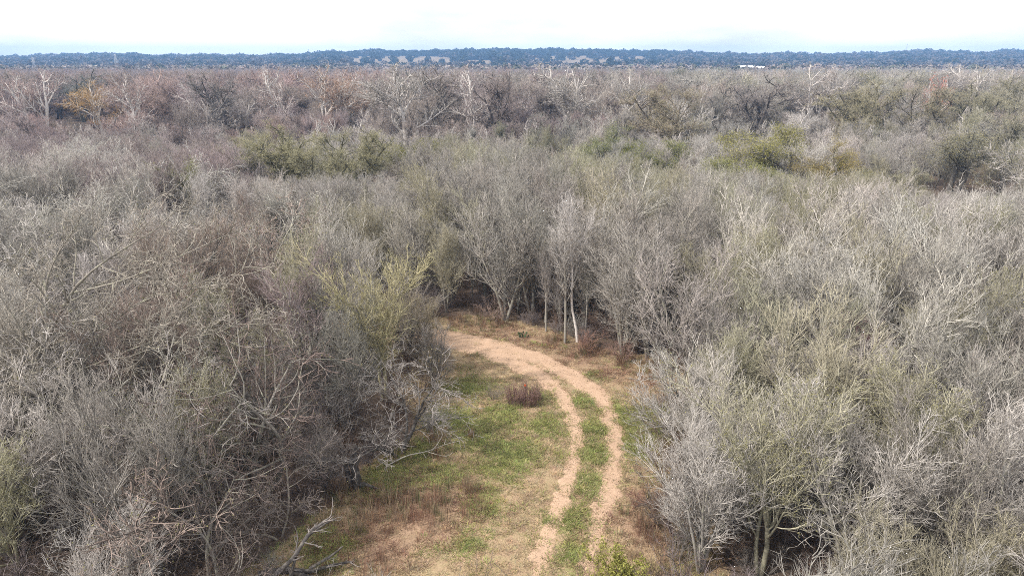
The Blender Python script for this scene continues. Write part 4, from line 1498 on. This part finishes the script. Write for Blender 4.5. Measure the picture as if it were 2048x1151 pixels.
# plain between the wood and the hills
pts, tn, sc = [], [], []
for (y0, y1, s) in ((600, 1000, 11),):
    w = y1 * .95
    x, y = jgrid(-w, w, y0, y1, s, rng)
    ok = np.abs(x / y) < .9
    ok &= ~((np.abs(u_to_px(x, y) - 1500) < 42) & (y > 700) & (y < 880))
    x, y = x[ok], y[ok]
    for a, b in zip(x, y):
        hh = rng.uniform(7, 11.5) if b < 820 else rng.uniform(5.5, 8.5)
        u = rng.random()
        c = (.23, .20, .18) if u < .55 else ((.27, .22, .20) if u < .8 else (.13, .135, .10))
        pts.append((a, b, 0))
        sc.append((hh * .62, hh * .62, hh * .55))
        tn.append(jitter(c, .18))
n = len(pts)
scatter("plain_woods", pts, CLUMPS, rng.integers(0, 4, n), rng.uniform(0, 6.28, n), sc, tn, "distant bare woods on the flat land before the hills")

pts, tn, sc = [], [], []
x, y = jgrid(-1950, 1950, Y0, Y1 + 60, 12.5, rng)
ok = np.abs(x / y) < .88
x, y = x[ok], y[ok]
z = hill_z(x, np.minimum(y, Y1))
keep_ = rng.random(len(x)) < .04
pm = ~keep_ & (pasture_mask(x, y, z) | pasture_mask(x, y, z + 6.0) | pasture_mask(x, y, z + 9.5))
px_h = u_to_px(x, y)
x, y, z, px_h = x[~pm], y[~pm], z[~pm], px_h[~pm]
for a, b, c_, p_ in zip(x, y, z, px_h):
    # dark evergreens on the middle ridge, greyer bare woods to both sides
    ever = np.interp(p_, [0, 560, 640, 1300, 1420, 2048], [.3, .4, .93, .93, .5, .35]) * np.interp(b, [Y0, 1350, 1750], [.4, .8, 1])
    hh = rng.uniform(8, 13) * (1.3 if rng.random() < .1 else 1)
    col = (.025, .035, .022) if rng.random() < ever else (.125, .11, .10)
    pts.append((a, b, c_))
    sc.append((hh * .62, hh * .62, hh * .55))
    tn.append(jitter(col, .2))
n = len(pts)
scatter("hill_woods", pts, CLUMPS, rng.integers(0, 4, n), rng.uniform(0, 6.28, n), sc, tn, "blue-hazed woods covering the far ridge")


def on_hill(px, py):
    """point of the hillside under a photograph pixel"""
    best = None
    for yy in np.linspace(Y0 + 50, Y1, 240):
        xx = (px - CX) / F * (yy * cP)
        zz = float(hill_z(np.array([xx]), np.array([yy]))[0])
        d = abs(to_px(xx, yy, zz)[1] - py)
        if best is None or d < best[0]:
            best = (d, xx, yy, zz)
    return best[1:]


for i, (px_, py_, s_, wh) in enumerate([
        (730, 123, 9, "leftmost of the row below the left pasture"), (745, 124, 9, "second in the row below the left pasture"), (760, 124, 8, "rightmost of the row below the left pasture"),
        (732, 114.5, 7, "alone in the middle of the left pasture"), (768, 113, 7, "at the top of the left pasture, left of a pair"), (776, 113.5, 7, "at the top of the left pasture, right of a pair"),
        (1080, 119, 10, "left one of two before the right pasture"), (1096, 120, 9, "right one of two before the right pasture"), (1115, 118, 10, "below the upper strip of the right pasture"),
        (1144, 120, 16, "largest, in the middle of the right pasture"), (1182, 119, 11, "round one right of the pasture's largest tree"), (1200, 119, 11, "left of the close pair in right pasture"),
        (1209, 119, 11, "right of the close pair in right pasture"), (1225, 119, 10, "by the hedge end in the right pasture"), (1120, 112, 9, "at the upper edge of the right pasture"),
        (1135, 112, 8, "hanging below the ridge woods above the largest pasture tree"), (1153, 112.5, 9, "under the ridge woods right of the largest pasture tree"),
        (1245, 119, 15, "tall one at the right end of the pastures")]):
    hx, hy, hz = on_hill(px_, py_)
    o = link("pasture_tree", CLUMPS[i % 4], loc=(hx, hy, hz - .3), rot=(0, 0, i * 1.1), scl=(s_ * .62, s_ * .62, s_ * .58))
    o.color = (.06, .06, .055, 1)
    tag(o, "tiny dark pasture tree " + wh, "tree", "trees dotted over the hillside pastures")

wall_m, roof_m = plain("pale_metal_wall", (.62, .62, .60), .6), plain("white_metal_roof", (.85, .86, .88), .45)
dark_m = plain("dark_opening", (.05, .05, .05), .6)


def box(x0, x1, y0, y1, z0, z1):
    v = [(x, y, z) for z in (z0, z1) for y in (y0, y1) for x in (x0, x1)]
    f = [(0, 2, 3, 1), (4, 5, 7, 6), (0, 1, 5, 4), (2, 6, 7, 3), (0, 4, 6, 2), (1, 3, 7, 5)]
    me = bpy.data.meshes.new("box")
    me.from_pydata(v, [], f)
    return me


def shed(px, D, w, dp, h, label, z=0.0, rz=.15):
    p = at_depth(px, D, z)
    e = bpy.data.objects.new("shed", None)
    COL.objects.link(e)
    e.location = (p[0], D, z)
    e.rotation_euler = (0, 0, rz)
    tag(e, label, "building")
    me = box(-w / 2, w / 2, -dp / 2, dp / 2, 0, h)
    me.materials.append(wall_m)
    link("wall", me, e)
    ov, rh = .6, h * .55
    v = [(-w / 2 - ov, -dp / 2 - ov, h), (w / 2 + ov, -dp / 2 - ov, h), (w / 2 + ov, dp / 2 + ov, h), (-w / 2 - ov, dp / 2 + ov, h), (-w / 2 - ov, 0, h + rh), (w / 2 + ov, 0, h + rh)]
    me = bpy.data.meshes.new("roof")
    me.from_pydata([(a, b, c + .02) for a, b, c in v], [], [(0, 1, 5, 4), (2, 3, 4, 5), (0, 4, 3), (1, 2, 5), (0, 3, 2, 1)])
    me.materials.append(roof_m)
    link("roof", me, e)
    for k in (-.28, .1):
        me = box(w * k, w * k + w * .18, -dp / 2 - .05, -dp / 2 + .1, .05, h * .75)
        me.materials.append(dark_m)
        link("door", me, e)


shed(1488, 860, 19, 12, 6.2, "larger white-roofed shed far beyond the woods on the right")
shed(1520, 870, 9, 7, 5.6, "smaller white-roofed shed right of the larger one", rz=-.2)
hx, hy, hz = on_hill(635, 112)
shed(635, hy, 9, 6, 6, "tiny pale house among trees on the left of the ridge", hz)

mast_m = plain("galvanised_steel", (.55, .55, .56), .5)


def mast(px, D, z0, h, w, label, col=None):
    p = at_depth(px, D, z0)
    e = bpy.data.objects.new("lattice_mast", None)
    COL.objects.link(e)
    e.location = (p[0], D, z0)
    tag(e, label, "mast", "far lattice masts on the skyline")
    rg = np.random.default_rng(int(px))
    T, B = Geo(), Geo()
    legs, br = [], []
    for sx, sy in ((-1, -1), (1, -1), (1, 1), (-1, 1)):
        legs.append(([(sx * w, sy * w, 0), (sx * w * .7, sy * w * .7, h * .5), (sx * w * .3, sy * w * .3, h)], w * .12, w * .08))
    c4 = [(-1, -1), (1, -1), (1, 1), (-1, 1)]
    for k in range(8):
        za, zb = h * k / 8, h * (k + 1) / 8
        wa, wb = w * (1 - .7 * k / 8), w * (1 - .7 * (k + 1) / 8)
        for j in range(4):
            a, b = c4[j], c4[(j + 1) % 4]
            br.append(([(a[0] * wa, a[1] * wa, za), ((a[0] * wa + b[0] * wb) / 2, (a[1] * wa + b[1] * wb) / 2, (za + zb) / 2), (b[0] * wb, b[1] * wb, zb)], w * .06, w * .06))
    T.tubes(stems_from(rg, legs), 4, rg, pointed=False)
    B.tubes(stems_from(rg, br), 3, rg, pointed=False)
    link("legs", T.mesh("mast_legs", [mast_m]), e)
    link("braces", B.mesh("mast_braces", [mast_m]), e)


mast(72, 800, 0, 19, 1.6, "white mast nearest the left edge against the blue woods")
mast(236, 900, 0, 23, 1.8, "white mast before the ridge, second from the left edge")
for px_, h_, lab in ((618, 24, "thin mast on the skyline left of the dark ridge"), (1811, 30, "thin mast on the skyline in the right half")):
    hx, hy, hz = on_hill(px_, 90)
    mast(px_, hy, hz, h_, 1.6, lab)

# small tan field in the right distance
fm = bpy.data.meshes.new("tan_field")
fx, fy, _ = at_depth(1520, 230, 0)
n = 24
fm.from_pydata([(fx, 215, .06)] + [(fx + math.cos(2 * math.pi * i / n) * 14 * (1 + .2 * math.sin(i * 2.3)), 215 + math.sin(2 * math.pi * i / n) * 38, .06) for i in range(n)], [],
               [(0, i + 1, (i + 1) % n + 1) for i in range(n)])
fm.materials.append(plain("dry_tan_grass", (.40, .29, .19), .95))
tag(link("field", fm), "small tan field among the bare trees", kind="structure")

# ------------------------------------------------------------------ haze
hb = box(-3800, 3800, -1000, 3400, -25, 70)
hm = bpy.data.materials.new("blue_air")
hm.use_nodes = True
nt = hm.node_tree
nt.nodes.clear()
ho = nt.nodes.new("ShaderNodeOutputMaterial")
pv_ = nt.nodes.new("ShaderNodeVolumePrincipled")
pv_.inputs["Color"].default_value = (.31, .57, 1.0, 1)
pv_.inputs["Density"].default_value = 3.0e-4
pv_.inputs["Anisotropy"].default_value = 0.0
nt.links.new(pv_.outputs[0], ho.inputs["Volume"])
hb.materials.append(hm)
haze = tag(link("haze", hb), "thin blue haze over the distance", kind="stuff")
haze.display_type = 'WIRE'
